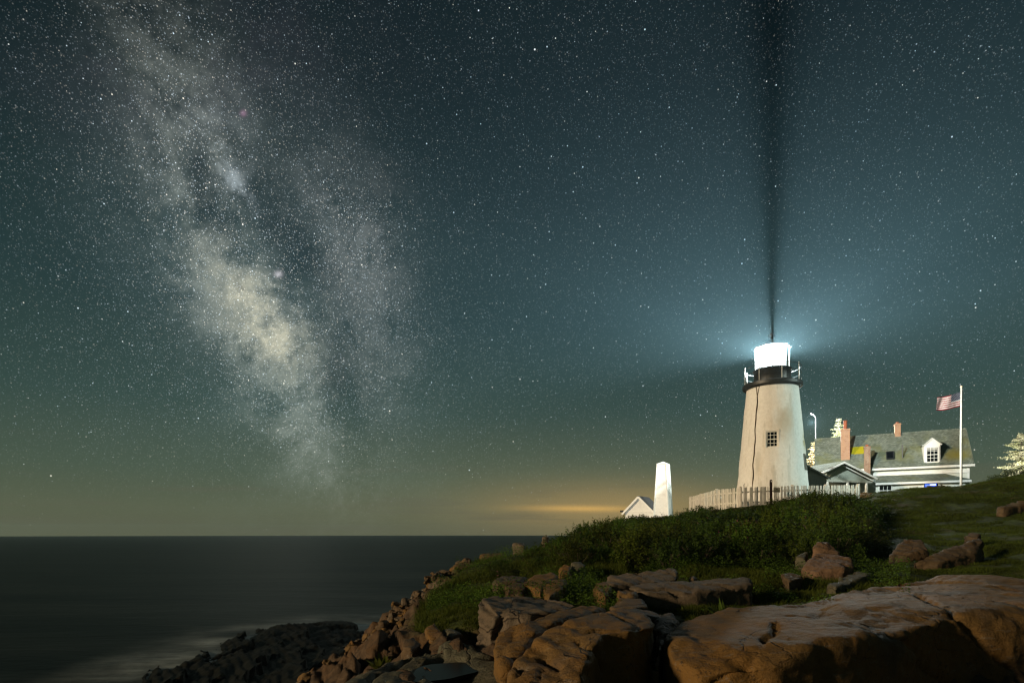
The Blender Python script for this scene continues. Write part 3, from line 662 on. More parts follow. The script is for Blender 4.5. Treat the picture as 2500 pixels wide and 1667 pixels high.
# ------------------------------------------------------------------ vegetation
def leaves(P, size, rng, up=.5, aspect=.62):
    n = len(P); nrm = rng.normal(size=(n, 3)); nrm[:, 2] = np.abs(nrm[:, 2])+up; nrm /= np.linalg.norm(nrm, axis=1)[:, None]
    t = rng.normal(size=(n, 3)); t -= nrm*(t*nrm).sum(1)[:, None]; t /= np.linalg.norm(t, axis=1)[:, None]; b = np.cross(nrm, t)
    s = (size*rng.uniform(.6, 1.3, n))[:, None]
    return np.stack([P-t*s, P+b*s*aspect, P+t*s, P-b*s*aspect], 1)
def shrub_points(n, rx, ry, rz, rng, seed):
    d = rng.normal(size=(n*3, 3)); d[:, 2] = np.abs(d[:, 2]); d /= np.linalg.norm(d, axis=1)[:, None]
    lump = 1+.32*fbm(d*2.6+seed, 3, seed)
    keep = fbm(d*4.5+seed*2, 2, seed+3) > -.35
    r = lump*rng.uniform(.55, 1.0, n*3)**.6
    p = d*r[:, None]*np.array([rx, ry, rz]); return p[keep][:n]
def make_shrub(k, mat, n=3400, leaf=.036):
    rng = np.random.default_rng(100+k)
    root = empty('rose_shrub')
    P = shrub_points(n, .95, .95, .85, rng, k+1)
    # upright leafy shoots break the outline
    sh = []
    for _ in range(26):
        a = rng.uniform(0, 6.28); rr = rng.uniform(0, .8); h = .62*math.sqrt(max(0, 1-rr*rr*.8))+.12
        b = np.array([rr*math.cos(a), rr*math.sin(a), h]); dv = np.array([rng.normal()*.14, rng.normal()*.14, rng.uniform(.18, .60)])
        t = rng.uniform(0, 1, 34)[:, None]; sh.append(b+dv*t+rng.normal(size=(34, 3))*.03)
    P = np.concatenate([P]+sh)
    quads_mesh('foliage', leaves(P, leaf, rng), M[mat], 4, root)
    mb = MB()
    for _ in range(22):
        a = rng.uniform(0, 6.28); r = rng.uniform(.3, .75); mb.tube([(0.1*math.cos(a), .1*math.sin(a), -.15), (.5*r*math.cos(a), .5*r*math.sin(a), .35), (r*math.cos(a), r*math.sin(a), .68)], [.012, .009, .005], 4)
    mb.build('stems', M['bark'], root)
    if k % 3 == 0:
        q = []
        for _ in range(2):
            v = rng.normal(size=3); v[2] = abs(v[2])+.4; v[1] = -abs(v[1]); v /= np.linalg.norm(v); c = v*np.array([.95, .95, .85])*1.02
            quads_mesh('rose_bloom', leaves(c+rng.normal(size=(7, 3))*.018, .026, rng, 0, .9), M['petal'], 4, root)
    return root
def kill(root):
    for c in list(root.children_recursive): bpy.data.objects.remove(c)
    bpy.data.objects.remove(root)
THICK = [(-1.3,23.5),(-1.75,20.5),(-1.9,18.2),(-1.4,16.4),(.2,15.9),(2.4,16.0),(4.2,15.4),(6.5,15.9),(8.6,16.6),(10.2,17.6),(12.2,19.3),(13.6,21.5),(15.2,24.5),(17.0,27.5),(19.2,31),(20.6,34.5),(18.6,35.3),(16.6,34.9),(14.0,34.0),(12.3,36.6),(10.4,39.5),(8.3,43.6),(12.6,46.8),(11,50.5),(8.6,48),(6.6,42),(4.6,36.5),(3.0,32.5),(1.6,30),(.4,27.5)]
SKY = np.array([(960,1370),(1000,1340),(1050,1308),(1100,1282),(1180,1262),(1250,1238),(1280,1218),(1330,1198),(1400,1185),(1432,1179),(1500,1184),(1535,1184),(1560,1167),(1585,1157),(1640,1160),(1707,1165),(1760,1152),(1800,1142),(1830,1130),(1858,1121),(1930,1121),(1960,1132),(2000,1150)], float)*DS
def topmax(x, y): return min((1303-np.interp(1250+F*(x+dx)/y, SKY[:, 0], SKY[:, 1]))/F*y for dx in (-.4, 0, .4))
def thicket():
    kinds = [make_shrub(k, 'leaf' if k % 2 else 'leaf_dark') for k in range(7)]
    pts = []
    tries = 0
    while len(pts) < 299 and tries < 40000:
        tries += 1
        x = RNG.uniform(-2, 21); y = RNG.uniform(15, 51)
        if not inpoly(np.array([x]), np.array([y]), THICK)[0]: continue
        dm = .68+.028*(y-15)
        if all((x-a)**2+(y-b)**2 > dm*dm for a, b in pts): pts.append((x, y))
    RX = [(14.4,20.5,1.0),(13.2,21,1)]
    for i, (x, y) in enumerate(pts):
        s = (.70+.024*(y-15))*RNG.uniform(.85, 1.2)
        dark = x > 12 and y > 20
        if y > 32.2 and x < 15.5 and y < 40: s *= .62
        if x > 15.2 and y > 30: s *= 1.22
        if y > 40: s *= .8
        if x < 1: s *= .7
        if abs(x-(1820-1250)/F*y) < 1.0 and 20 < y < 25: s *= .5
        hg = Hz(x, y)-.08; sz = s*RNG.uniform(.65, 1.45); lim = (topmax(x, y)+CZ-hg+RNG.uniform(-.35, .06))/1.32
        if lim < .14: continue
        r = copy_tree(kinds[i % 7])
        sz = min(sz, lim)
        r.location = (x, y, hg); r.rotation_euler = (0, 0, RNG.uniform(-.9, .9)); r.scale = (s*1.08, s*1.08, sz)
        if y > 40: lab, g = 'low leafy shrub around the white bell tower and the gabled hut', 'shrubs round the bell tower'
        elif y > 30.5 and x > 9: lab, g = 'leafy rose shrub standing just below the white picket fence', 'rose shrubs below the picket fence'
        elif x < 6 and y > 22: lab, g = 'leafy shrub on the skyline where the thicket slopes down to the sea', 'shrubs of the seaward slope'
        elif y < 20.5: lab, g = 'leafy rose shrub at the lower edge of the thicket, above the rocks', 'rose shrubs along the lower edge of the thicket'
        else: lab, g = 'leafy rose shrub in the middle of the dense dark thicket', 'rose shrubs in the middle of the thicket'
        tag(r, lab, 'shrub', g)
    for k in kinds: kill(k)
thicket()

def blades(name, x, y, hgt, wid, lean, mat, label, cat, rng, zoff=0):
    n = len(x); z = H(x, y)+CZ-.02+zoff
    B = np.stack([x, y, z], 1); a = rng.uniform(0, 6.28, n); s = np.stack([np.cos(a), np.sin(a), 0*a], 1)*(wid*rng.uniform(.6, 1.3, n))[:, None]
    L = np.stack([rng.normal(size=n)*lean, rng.normal(size=n)*lean, np.ones(n)], 1)*(hgt*rng.uniform(.45, 1.25, n))[:, None]
    V = np.stack([B-s, B+s, B+L], 1)
    o = quads_mesh(name, V, M[mat], 3); tag(o, label, cat, kind='stuff'); return o
def grass():
    rng = np.random.default_rng(5)
    # lawn: the slope on the right
    n = 400000; Y = np.exp(rng.uniform(np.log(12), np.log(42), n)); u = rng.uniform(.42, 1.0, n); X = u*Y
    p = np.stack([X, Y, 0*X], 1)
    k = (X > 9.5+.25*np.maximum(0, Y-16)) & (fbm(p*.9, 3, 61) > -.25) & (~inpoly(X, Y, THICK)) & (greenmask(X, Y) > .6)
    X, Y = X[k][:150000], Y[k][:150000]
    h = (.05+.0016*Y)*(1+.5*fbm(np.stack([X, Y, 0*X], 1)*1.2, 2, 9))
    blades('lawn_grass', X, Y, h, .004+.00038*Y, .5, 'grassblade', 'short dark green grass of the lawn sloping up to the house', 'grass', rng)
    # weeds among the rocks and on the bank
    n = 260000; Y = np.exp(rng.uniform(np.log(9.3), np.log(24), n)); X = rng.uniform(-.17, .72, n)*Y
    p = np.stack([X, Y, 0*X], 1)
    d = fbm(p*.8, 3, 71)
    k = (greenmask(X, Y) > .55) & (d > -.35) & ((X < 9.8+.25*np.maximum(0, Y-16)))
    X, Y = X[k][:110000], Y[k][:110000]; d = d[k][:110000]
    blades('bank_grass', X, Y, .10+.20*np.clip(d, 0, 1), .006+.0003*Y, .45, 'weed', 'rough grass and weeds growing between the rocks of the bank', 'grass', rng)
    # low broad-leaved ground cover on the bank
    n = 150000; Y = np.exp(rng.uniform(np.log(10), np.log(23), n)); X = rng.uniform(-.15, .70, n)*Y; p = np.stack([X, Y, 0*X], 1)
    d = fbm(p*.7+5, 3, 91)
    k = (greenmask(X, Y) > .6) & (d > .05) & ((X < 11+.25*np.maximum(0, Y-16)) )
    X, Y, d = X[k][:60000], Y[k][:60000], d[k][:60000]
    P = np.stack([X, Y, H(X, Y)+CZ+rng.uniform(0, 1, len(X))*np.clip(d*.7, .03, .45)], 1)
    o = quads_mesh('ground_cover', leaves(P, .022, rng, .8), M['leaf'], 4); tag(o, 'low leafy ground cover creeping over the bank between rocks', 'ground cover', kind='stuff')
grass()

def dock_plant(px, py, Y, n, L, label, mat='weed'):
    x, y, z = S(px, py, Y); root = empty('leafy_plant', (x, y, Hz(x, y)-.05), label=label, cat='plant')
    rng = np.random.default_rng(int(px)); q = []
    for i in range(n):
        a = rng.uniform(0, 6.28); l = L*rng.uniform(.6, 1.1); sp = rng.uniform(.25, .8); w = .035*rng.uniform(.7, 1.2)
        d = np.array([math.cos(a), math.sin(a), 0]); s = np.array([-math.sin(a), math.cos(a), 0]); prev = None
        for t in np.linspace(0, 1, 6):
            c = d*l*sp*t+np.array([0, 0, 1])*l*(t-.35*sp*t*t*1.6); ww = w*math.sin(math.pi*min(1, .12+t*.88))
            cur = (c-s*ww, c+s*ww)
            if prev is not None: q.append([prev[0], prev[1], cur[1], cur[0]])
            prev = cur
    quads_mesh('leaf_rosette', np.array(q), M[mat], 4, root)
    mb = MB(); mb.tube([(0, 0, -.1), (0, .01, .12)], [.03, .02], 6); mb.build('stem', M['leaf_dark'], root)
dock_plant(1768, 1490, 9.7, 46, .62, 'bright green strap leaved plant growing at the edge of the huge slab')
dock_plant(930, 1610, 8.3, 34, .38, 'wispy grass like plant growing from the greenish ledge')
dock_plant(1310, 1455, 10.8, 26, .30, 'small spiky plant beside the grooved orange rock')

def spruce(label, x, y, z0, htop, rad, seed, mat='needle', start=.12):
    rng = np.random.default_rng(seed); root = empty('spruce_tree', (x, y, z0), label=label, cat='tree'); h = htop-z0
    q = []; tr = MB(); tr.tube([(0, 0, -.5), (.03, 0, h*.5), (0, 0, h*.98)], [.16, .09, .015], 8); tr.build('trunk', M['bark'], root)
    br = MB(); z = h*start
    while z < h*.98:
        t = z/h; R = rad*(1-t)**.72*rng.uniform(.75, 1.15)
        for k in range(rng.integers(5, 8)):
            a = rng.uniform(0, 6.28); L = R*rng.uniform(.6, 1.15)+.08; d = np.array([math.cos(a), math.sin(a), 0]); dr = -.12+.35*t
            m = max(10, int(60*L)); tt = rng.uniform(.12, 1, m)
            P = np.array([0, 0, z])+d*(tt*L)[:, None]+np.array([0, 0, 1])*(tt*L*dr)[:, None]+rng.normal(size=(m, 3))*np.array([.10, .10, .035])*(.4+.6*L)
            q.append(leaves(P, .075, rng, .3, .45))
            br.tube([(0, 0, z), tuple(d*L*.9+np.array([0, 0, z+dr*L*.9]))], [.02, .006], 4)
        z += rng.uniform(.16, .30)
    quads_mesh('crown', np.concatenate(q), M[mat], 4, root); br.build('branches', M['bark'], root)
    return root

# ------------------------------------------------------------------ lighthouse
TX, TY = 18.29, 40.0
lamp_h = 12.45
def lighthouse():
    z0 = CZ+1.3; root = empty('lighthouse', (TX, TY, z0), label='white round lighthouse tower with its lantern shining brightly', cat='lighthouse')
    B = lambda h: h-1.3                      # height over camera -> local
    camang = math.atan2(-TY, -TX)
    rt = lambda h: 1.675+(10.1-h)*.0905
    prof = [(0, B(1.0))]+[(rt(h), B(h)) for h in np.linspace(1.0, 10.12, 56)]+[(0, B(10.12))]
    mb = MB().lathe(prof, 120); o = mb.build('tower_wall', M['plaster'], None, True)
    me = o.data; n = len(me.vertices); co = np.empty(n*3, np.float32); me.vertices.foreach_get('co', co); co = co.reshape(-1, 3)
    r = np.hypot(co[:, 0], co[:, 1]); m = (r > .5)
    d = (fbm(co*1.1, 3, 5)*.022+fbm(co*4, 2, 6)*.008)*m; f = 1+d/np.maximum(r, .1); co[:, 0] *= f; co[:, 1] *= f
    me.vertices.foreach_set('co', co.ravel())
    # window openings cut with a real recess
    def win(ang, h, w, ht, cols, rows, dep=.22):
        R = Matrix.Rotation(ang+math.pi/2, 4, 'Z'); r0 = rt(h)
        c = MB().box(-w/2, w/2, -r0-.6, -r0+dep+.12, B(h)-ht/2, B(h)+ht/2, R).build('cutter', None)
        md = o.modifiers.new('b', 'BOOLEAN'); md.object = c; md.operation = 'DIFFERENCE'; md.solver = 'EXACT'
        y = -r0+dep+.02
        fr = MB()
        for x in (-w/2+.03, w/2-.03): fr.box(x-.035, x+.035, y-.05, y+.05, B(h)-ht/2, B(h)+ht/2, R)
        for z in (B(h)-ht/2+.03, B(h)+ht/2-.03): fr.box(-w/2, w/2, y-.054, y+.046, z-.035, z+.035, R)
        f = fr.build('window', M['trim'], root)
        mu = MB()
        for i in range(1, cols): x = -w/2+w*i/cols; mu.box(x-.013, x+.013, y-.03, y+.01, B(h)-ht/2, B(h)+ht/2, R)
        for i in range(1, rows): z = B(h)-ht/2+ht*i/rows; q = .026 if i*2 == rows else .013; mu.box(-w/2, w/2, y-.034, y+.006, z-q, z+q, R)
        mu.build('glazing_bars', M['trim'], f)
        MB().box(-w/2, w/2, y+.012, y+.03, B(h)-ht/2, B(h)+ht/2, R).build('pane', M['glass_dark'], f)
        return c, R, r0
    c1, R, r0 = win(camang, 6.3, .70, 1.08, 3, 4, .10)
    # raised render surround round the front window
    sr = MB(); w, ht, h = .70, 1.08, 6.3
    for x0, x1, za, zb in ((-w/2-.09, -w/2, -ht/2-.14, ht/2+.1), (w/2, w/2+.09, -ht/2-.14, ht/2+.1), (-w/2, w/2, ht/2, ht/2+.1), (-w/2, w/2, -ht/2-.14, -ht/2)):
        sr.box(x0, x1, -r0+.015, -r0+.12, B(h)+za, B(h)+zb, R)
    sr.build('window_surround', M['plaster'], root)
    c2, _, _ = win(camang+math.radians(73), 4.8, .62, 1.1, 3, 4, .25)
    dg = bpy.context.evaluated_depsgraph_get(); me2 = bpy.data.meshes.new_from_object(o.evaluated_get(dg)); o.modifiers.clear(); o.data = me2
    for c in (c1, c2): bpy.data.objects.remove(c)
    o.parent = root
    # gallery deck, drum
    g = MB().lathe([(1.5, B(10.05)), (1.78, B(10.05)), (1.93, B(10.16)), (1.95, B(10.36)), (1.92, B(10.40)), (0, B(10.40))], 96); g.build('gallery_deck', M['black'], root)
    d = MB().lathe([(1.2, B(10.38)), (1.2, B(11.32)), (1.27, B(11.35)), (1.27, B(11.42)), (.0, B(11.42))], 60); d.build('parapet_drum', M['black'], root, True)
    rp = 1.84; N_ = 8; a0 = math.radians(19)
    for k in range(N_):
        a = camang+a0+2*math.pi*k/N_; x, y = rp*math.cos(a), rp*math.sin(a)
        MB().tube([(x, y, B(10.38)), (x, y, B(11.62))], .021, 8).build('railing_post', M['white'], root)
    for h, r, nm in ((11.50, rp, .016), (11.05, rp+.0, .016), (10.72, rp, .012)):
        MB().tube([(r*math.cos(t), r*math.sin(t), B(h)) for t in np.linspace(0, 2*math.pi, 64, endpoint=False)], nm, 6, True).build('rail', M['dim_steel'] if h > 11.2 else M['black'], root)
    # lantern
    n = 10; rl = 1.15; base = camang
    pn = MB(); ps = [(rl*math.cos(base+2*math.pi*k/n), rl*math.sin(base+2*math.pi*k/n)) for k in range(n)]
    blind = MB()
    for k in range(n):
        (x0, y0), (x1, y1) = ps[k], ps[(k+1) % n]
        pn.face([(x0, y0, B(11.44)), (x1, y1, B(11.44)), (x1, y1, B(12.92)), (x0, y0, B(12.92))])
    (x0, y0), (x1, y1) = [(rl*.93*math.cos(base+a), rl*.93*math.sin(base+a)) for a in (math.radians(54), math.radians(90))]
    blind.prism([(x0, y0, B(11.46)), (x1, y1, B(11.46)), (x1, y1, B(12.90)), (x0, y0, B(12.90))], (-.01*(x0+x1)/2, -.01*(y0+y1)/2, 0))
    pn.build('lantern_glass', M['pane'], root); blind.build('blind_panel', M['white'], root)
    for k in range(n):
        x, y = ps[k]; w = .055 if k == 0 else .03
        MB().bar((x, y, B(11.42)), (x, y, B(12.94)), w, w, up=(-y, x, 0)).build('glazing_bar', M['steel'], root)
    for h in (11.44, 12.93):
        MB().tube([(x*1.005, y*1.005, B(h)) for x, y in ps], .028, 6, True).build('lantern_sill' if h < 12 else 'lantern_eave', M['steel'], root)
    MB().lathe([(0, B(12.97)), (1.22, B(12.94)), (1.27, B(12.98)), (1.1, B(13.10)), (.6, B(13.36)), (.2, B(13.5)), (.13, B(13.58)), (0, B(13.58))], 60).build('lantern_roof', M['black'], root, True)
    MB().lathe([(.11, B(13.5)), (.12, B(13.62)), (.17, B(13.66)), (.25, B(13.80)), (.25, B(13.90)), (.19, B(14.0)), (.07, B(14.06)), (0, B(14.07))], 28).build('ventilator_ball', M['black'], root, True)
    MB().tube([(0, 0, B(14.0)), (0, 0, B(14.75))], [.022, .008], 6).build('lightning_rod', M['black'], root)
    MB().lathe([(0, B(11.44)), (.62, B(11.52)), (.76, B(12.15)), (.62, B(12.78)), (0, B(12.88))], 28).build('lens', M['lens'], root, True)
    # lightning cable down the wall: two strands joining below the deck
    a1 = camang-math.radians(32)
    def cp(h, da, e=.03): r = rt(h)+e; a = a1+da; return (r*math.cos(a), r*math.sin(a), B(h))
    cb = MB(); wob = lambda h: .012*math.sin(h*2.3)+.008*math.sin(h*5.1)
    cb.tube([cp(h, wob(h)) for h in np.linspace(9.35, 1.4, 40)], .030, 6)
    cb.tube([cp(10.04, -.07), cp(9.75, -.035), cp(9.35, wob(9.35))], .022, 5); cb.tube([cp(10.04, .07), cp(9.75, .04), cp(9.35, wob(9.35))], .022, 5)
    cb.build('lightning_cable', M['rust'], root)
    # the lamp itself
    L = bpy.data.lights.new('lighthouse_lamp', 'POINT'); L.energy = 1.0; L.shadow_soft_size = .035; L.color = (.90, 1.0, .97)
    L.use_nodes = True; nt = L.node_tree; g_ = G(nt); em = nt.nodes['Emission']
    geo = nt.nodes.new('ShaderNodeNewGeometry'); sx = nt.nodes.new('ShaderNodeSeparateXYZ'); nt.links.new(geo.outputs['Normal'], sx.inputs[0])
    z = N(nt, sx.outputs[2])*LAMP_SIGN; yy = N(nt, sx.outputs[1])*LAMP_SIGN
    # a drum lens throws most of its light level: strong from -16 deg up, weak steeply down
    land = yy.ramp(-.1, .2)
    st = z.ramp(-.33, -.06, .006, 1.0)*(land*-1.0+1.0)*SEA_K+z.ramp(-.75, -.15, .28, .82)*land
    em.inputs['Strength'].default_value = 1; nt.links.new((st*1.0).s, em.inputs['Strength'])
    L.energy = LAMP_W
    lo = bpy.data.objects.new('lighthouse_lamp', L); col.objects.link(lo); lo.location = (0, 0, B(lamp_h)); lo.parent = root
LAMP_W = 34000; SEA_K = 17.0; LAMP_SIGN = 1.0
lighthouse()

# ------------------------------------------------------------------ picket fence
def fence_run(root, pts, hgt=1.2, step=.118):
    # pts: (x, y, top height above camera)
    for i in range(len(pts)-1):
        (x0, y0, t0), (x1, y1, t1) = pts[i], pts[i+1]; L = math.hypot(x1-x0, y1-y0); nseg = max(1, round(L/2.4))
        for s in range(nseg):
            mb = MB(); n = int(L/nseg/step)
            ang = math.atan2(y1-y0, x1-x0); R0 = Matrix.Rotation(ang, 4, 'Z')
            for k in range(n):
                f = (s+(k+.7)/(n+.4))/nseg; x, y, t = x0+(x1-x0)*f, y0+(y1-y0)*f, t0+(t1-t0)*f+CZ+random.uniform(-.012, .012)
                w = .038; b = t-hgt-.3
                R = Matrix.Translation((x, y, 0))@R0@Matrix.Rotation(random.uniform(-.008, .008), 4, 'Y')
                out = [R@Vector(p) for p in ((-w, 0, b), (w, 0, b), (w, 0, t-.05), (w*.45, 0, t-.008), (0, 0, t), (-w*.45, 0, t-.008), (-w, 0, t-.05))]
                mb.prism(out, R0@Vector((0, -.02, 0)))
            fa, fb = s/nseg, (s+1)/nseg
            for dz in (-.3, -.95):
                A = (x0+(x1-x0)*fa, y0+(y1-y0)*fa, t0+(t1-t0)*fa+CZ+dz); Bq = (x0+(x1-x0)*fb, y0+(y1-y0)*fb, t0+(t1-t0)*fb+CZ+dz)
                off = R0@Vector((0, .022, 0)); mb.bar(Vector(A)+off, Vector(Bq)+off, .035, .08)
            mb.build('picket_panel', M['picket'], root)
        for s in range(nseg+(1 if i == len(pts)-2 else 0)):
            f = s/nseg; x, y, t = x0+(x1-x0)*f, y0+(y1-y0)*f, t0+(t1-t0)*f+CZ
            off = R0@Vector((0, .09, 0)); x += off.x; y += off.y
            p = MB().box(x-.055, x+.055, y-.055, y+.055, t-hgt-.4, t+.02); p.box(x-.07, x+.07, y-.07, y+.07, t+.022, t+.06); p.build('post', M['picket'], root)
def fences():
    def P(px, py, Y): x, y, z = S(px, py, Y); return (x, y, z-CZ)
    r = empty('picket_fence', (14, 35, CZ+1.6), label='white picket fence with square capped posts running in front of the lighthouse', cat='fence')
    inv = Matrix.Translation((-14, -35, -(CZ+1.6)))
    fence_run(r, [P(1683,1216,44), P(1708,1209,41), P(1747,1197.5,37.6), P(1809,1191.5,35), P(1937,1187.5,35.6), P(2098,1185.5,36.8)])
    for c in r.children: c.data.transform(inv)
    x, y, z = S(1883, 1173, 34.0); zt = z; g0 = Hz(x, y)
    r = empty('marker_post', (x, y, g0), label='dark brown round topped post with a pale disc in front of the picket fence', cat='post')
    mb = MB(); n = 12; pts = [(-.065, 0, -.3), (.065, 0, -.3)]+[(.065*math.cos(t), 0, zt-g0-.065+.065*math.sin(t)) for t in np.linspace(0, math.pi, n)]
    mb.prism(pts, (0, .09, 0)).build('shaft', M['postdark'], r)
    MB().tube([(0, -.012, zt-g0-.10), (0, .0, zt-g0-.10)], [.04, .04], 14).build('reflector', M['white'], r)
    x, y, z = S(1895, 1198.5, 35.15)
    r = empty('fence_sign', (x, y, z), math.radians(8), label='small faded notice board fixed to the pickets beside the dark post', cat='sign')
    MB().box(-.21, .21, -.06, -.045, -.14, .14).build('board', M['signface'], r)
    fr = MB()
    for a in ((-.21, .21, .128, .14), (-.21, .21, -.14, -.128), (-.21, -.198, -.127, .127), (.198, .21, -.127, .127)): fr.box(a[0], a[1], -.066, -.0605, a[2], a[3])
    fr.build('border', M['ink'], r)
    le = MB()
    for i in range(2): le.box(-.05+i*.055, -.015+i*.055, -.064, -.061, .03, .085)
    le.build('lettering', M['ink'], r); le = MB()
    for i in range(8): le.box(-.15+i*.038, -.124+i*.038, -.064, -.061, -.07, -.02)
    le.build('lettering', M['ink'], r)
    x, y, z = S(1816, 1186, 34.7); g0 = Hz(x, y)
    r = empty('pipe_post', (x, y, g0), label='thin grey pipe with a shiny white cap at the corner of the picket fence', cat='post')
    MB().tube([(0, 0, -.2), (0, 0, z-g0)], .03, 8).build('pipe', M['steel'], r)
    MB().lathe([(0, z-g0-.01), (.045, z-g0), (.05, z-g0+.04), (.03, z-g0+.08), (0, z-g0+.085)], 12).build('cap', M['white'], r)
fences()

# ------------------------------------------------------------------ keeper's house
HX, HY = 31.9, 60.0
EX = Vector((.880, -.475, 0)); HR = math.atan2(-.475, .880)
def hl(px, py, yl):                    # photograph pixel on the plane y_local = yl -> (x_local, z above camera)
    c, s = math.cos(HR), math.sin(HR); t = (px-1250)/F
    # world = (HX + xl*c - yl*s, HY + xl*s + yl*c)
    xl = (t*(HY+yl*c)-HX+yl*s)/(c-t*s); wy = HY+xl*s+yl*c
    return xl, (1303-py)/F*wy
def roof_slab(mb, quad, th=.10):
    q = [Vector(p) for p in quad]; n = (q[1]-q[0]).cross(q[3]-q[0]).normalized()
    if n.z < 0: n = -n
    mb.prism([p for p in q], -n*th)
def window(root, x, z, yl, w, h, cols, rows, mat='trim', curtain=False, surround=.09):
    fr = MB()
    for a in ((x-w/2-surround, x-w/2, z-h/2-surround, z+h/2+surround), (x+w/2, x+w/2+surround, z-h/2-surround, z+h/2+surround), (x-w/2, x+w/2, z+h/2, z+h/2+surround), (x-w/2, x+w/2, z-h/2-surround, z-h/2)):
        fr.box(a[0], a[1], yl-.04, yl+.03, a[2], a[3])
    f = fr.build('window', M[mat], root); mu = MB()
    for i in range(1, cols): q = x-w/2+w*i/cols; mu.box(q-.014, q+.014, yl-.02, yl+.01, z-h/2, z+h/2)
    for i in range(1, rows): q = z-h/2+h*i/rows; e = .028 if rows == 2*i else .014; mu.box(x-w/2, x+w/2, yl-.024, yl+.006, q-e, q+e)
    mu.build('glazing_bars', M[mat], f)
    MB().box(x-w/2, x+w/2, yl-.008, yl+.002, z-h/2, z+h/2).build('pane', M['glass_dark'], f)
    if curtain:
        cu = MB()
        for i in range(9): q = x-w/2+.02+(w-.04)*i/9; cu.box(q, q+(w-.04)/11, yl-.0165, yl-.0095, z+h/2-.22, z+h/2-.01)
        cu.build('curtain', M['curtain'], f)
    return f
def house():
    root = empty('keepers_house', (HX, HY, CZ), HR, label='long white keeper\'s house with a mossy shingled roof, brick chimneys and a dormer', cat='house')
    L = 12.7; RZ = 9.9; EZ = 6.3; g0 = 2.2
    w = MB()
    w.box(.3, L-.3, -2.85, 2.9, g0, EZ-.02)
    w.prism([(.3, -2.85, EZ-.02), (.3, 2.9, EZ-.02), (.3, 0, RZ-.16)], (L-.6, 0, 0))
    w.build('wall', M['clap'], root)
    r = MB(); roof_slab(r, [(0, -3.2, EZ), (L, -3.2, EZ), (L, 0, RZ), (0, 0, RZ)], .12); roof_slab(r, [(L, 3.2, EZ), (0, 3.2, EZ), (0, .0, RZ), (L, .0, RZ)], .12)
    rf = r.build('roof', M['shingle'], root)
    MB().box(0, L, -.07, .07, RZ-.03, RZ+.04).build('ridge_cap', M['shingle2'], rf)
    MB().box(-.05, L+.05, -3.27, -3.14, EZ-.30, EZ-.10).build('gutter_board', M['white'], root)
    MB().box(.2, L-.2, -3.13, -2.86, EZ-.32, EZ-.24).build('soffit', M['trim'], root)
    rk = MB(); rk.prism([(L+.003, -3.2, EZ-.14), (L+.003, 0, RZ-.14), (L+.003, 0, RZ-.34), (L+.003, -3.0, EZ-.14)], (.04, 0, 0)); rk.build('rake_board', M['trim'], root)
    MB().box(L-.42, L-.27, -2.875, -2.72, g0, EZ-.33).build('corner_board', M['white'], root)
    # second white band and the lean-to roof
    xl0, zt = hl(2141, 1158.6, -2.9); xr0, zt2 = hl(2352, 1148, -2.9); zb = (zt+zt2)/2
    MB().box(2.6, L-.28, -2.96, -2.88, zb-.26, zb).build('frieze_board', M['white'], root)
    zt = zb-.28; ye = -4.95; ze = 4.72; xe = 12.15
    lr = MB(); roof_slab(lr, [(2.6, ye, ze), (xe, ye, ze), (10.6, -2.9, zt), (2.6, -2.9, zt)], .09)
    lr2 = MB(); roof_slab(lr2, [(xe, ye, ze), (xe+.02, -2.9, ze+.02), (10.62, -2.9, zt), (10.6, -2.9, zt+.001)], .09)
    lo = lr.build('lean_to_roof', M['shingle2'], root); lr2.build('hip', M['shingle2'], lo)
    MB().box(2.6, xe+.03, ye-.06, ye+.05, ze-.24, ze-.06).build('eave_board', M['white'], root)
    lw = MB().box(2.8, xe-.35, ye+.32, -2.99, g0, ze-.12).build('lean_to_wall', M['clap'], root)
    MB().box(xe-.48, xe-.345, ye+.30, ye+.45, g0, ze-.25).build('corner_board', M['white'], root)
    yw = ye+.30
    x, z = hl(2161.5, 1193, yw); window(root, x, z-.25, yw, .92, .95, 3, 2)
    x, z = hl(2273, 1185.5, yw); f = window(root, x, z-.12, yw, 1.05, .62, 1, 1)
    MB().box(x-.47, x+.42, yw-.030, yw-.012, z-.26, z+.11).build('lit_panel', M['blue'], f)
    MB().box(x-.42, x-.16, yw-.036, yw-.0305, z-.10, z+.04).build('lit_square', M['bluepale'], f)
    MB().box(x-.10, x+.36, yw-.036, yw-.0305, z-.06, z+.05).build('lit_lettering_bar', M['whitelit'], f)
    # chimneys
    def chimney(px0, px1, pyt, yl, deep, mat, flue=None, zbot=None, cap=True):
        x0, zt = hl(px0, pyt, yl); x1, _ = hl(px1, pyt, yl); zb_ = RZ+yl*1.125-.5 if zbot is None else zbot
        c = MB().box(x0, x1, yl, yl+deep, zb_, zt).build('chimney', M[mat], root)
        if cap: MB().box(x0-.04, x1+.04, yl-.04, yl+deep+.04, zt-.16, zt-.04).build('chimney_cap', M[mat], c)
        if flue:
            fw = (x1-x0)*.44; xm = (x0+x1)/2; MB().lathe([(fw/2, zt-.05), (fw/2, zt+flue-.08), (fw/2+.03, zt+flue-.06), (fw/2+.03, zt+flue), (fw/2-.04, zt+flue), (fw/2-.04, zt+flue-.3), (0, zt+flue-.3)], 20, 0, (xm, yl+deep/2)).build('flue_pot', M['brownbox'], c)
        return c
    chimney(2053, 2075, 1049.5, -2.35, .8, 'brick', .86)
    chimney(2185, 2199, 1036, -.35, .75, 'brick', .16)
    c = chimney(2110, 2125, 1092, -3.75, .6, 'brick_dark', .18, 5.2)
    # skylight, vent pipe
    sl = 1.125; nrm = Vector((0, -sl, 1)).normalized()
    def on(px, py):
        yl = -1.6
        for _ in range(20): x, z = hl(px, py, yl); yl = (z-RZ)/sl
        return Vector((x, yl, RZ+sl*yl))
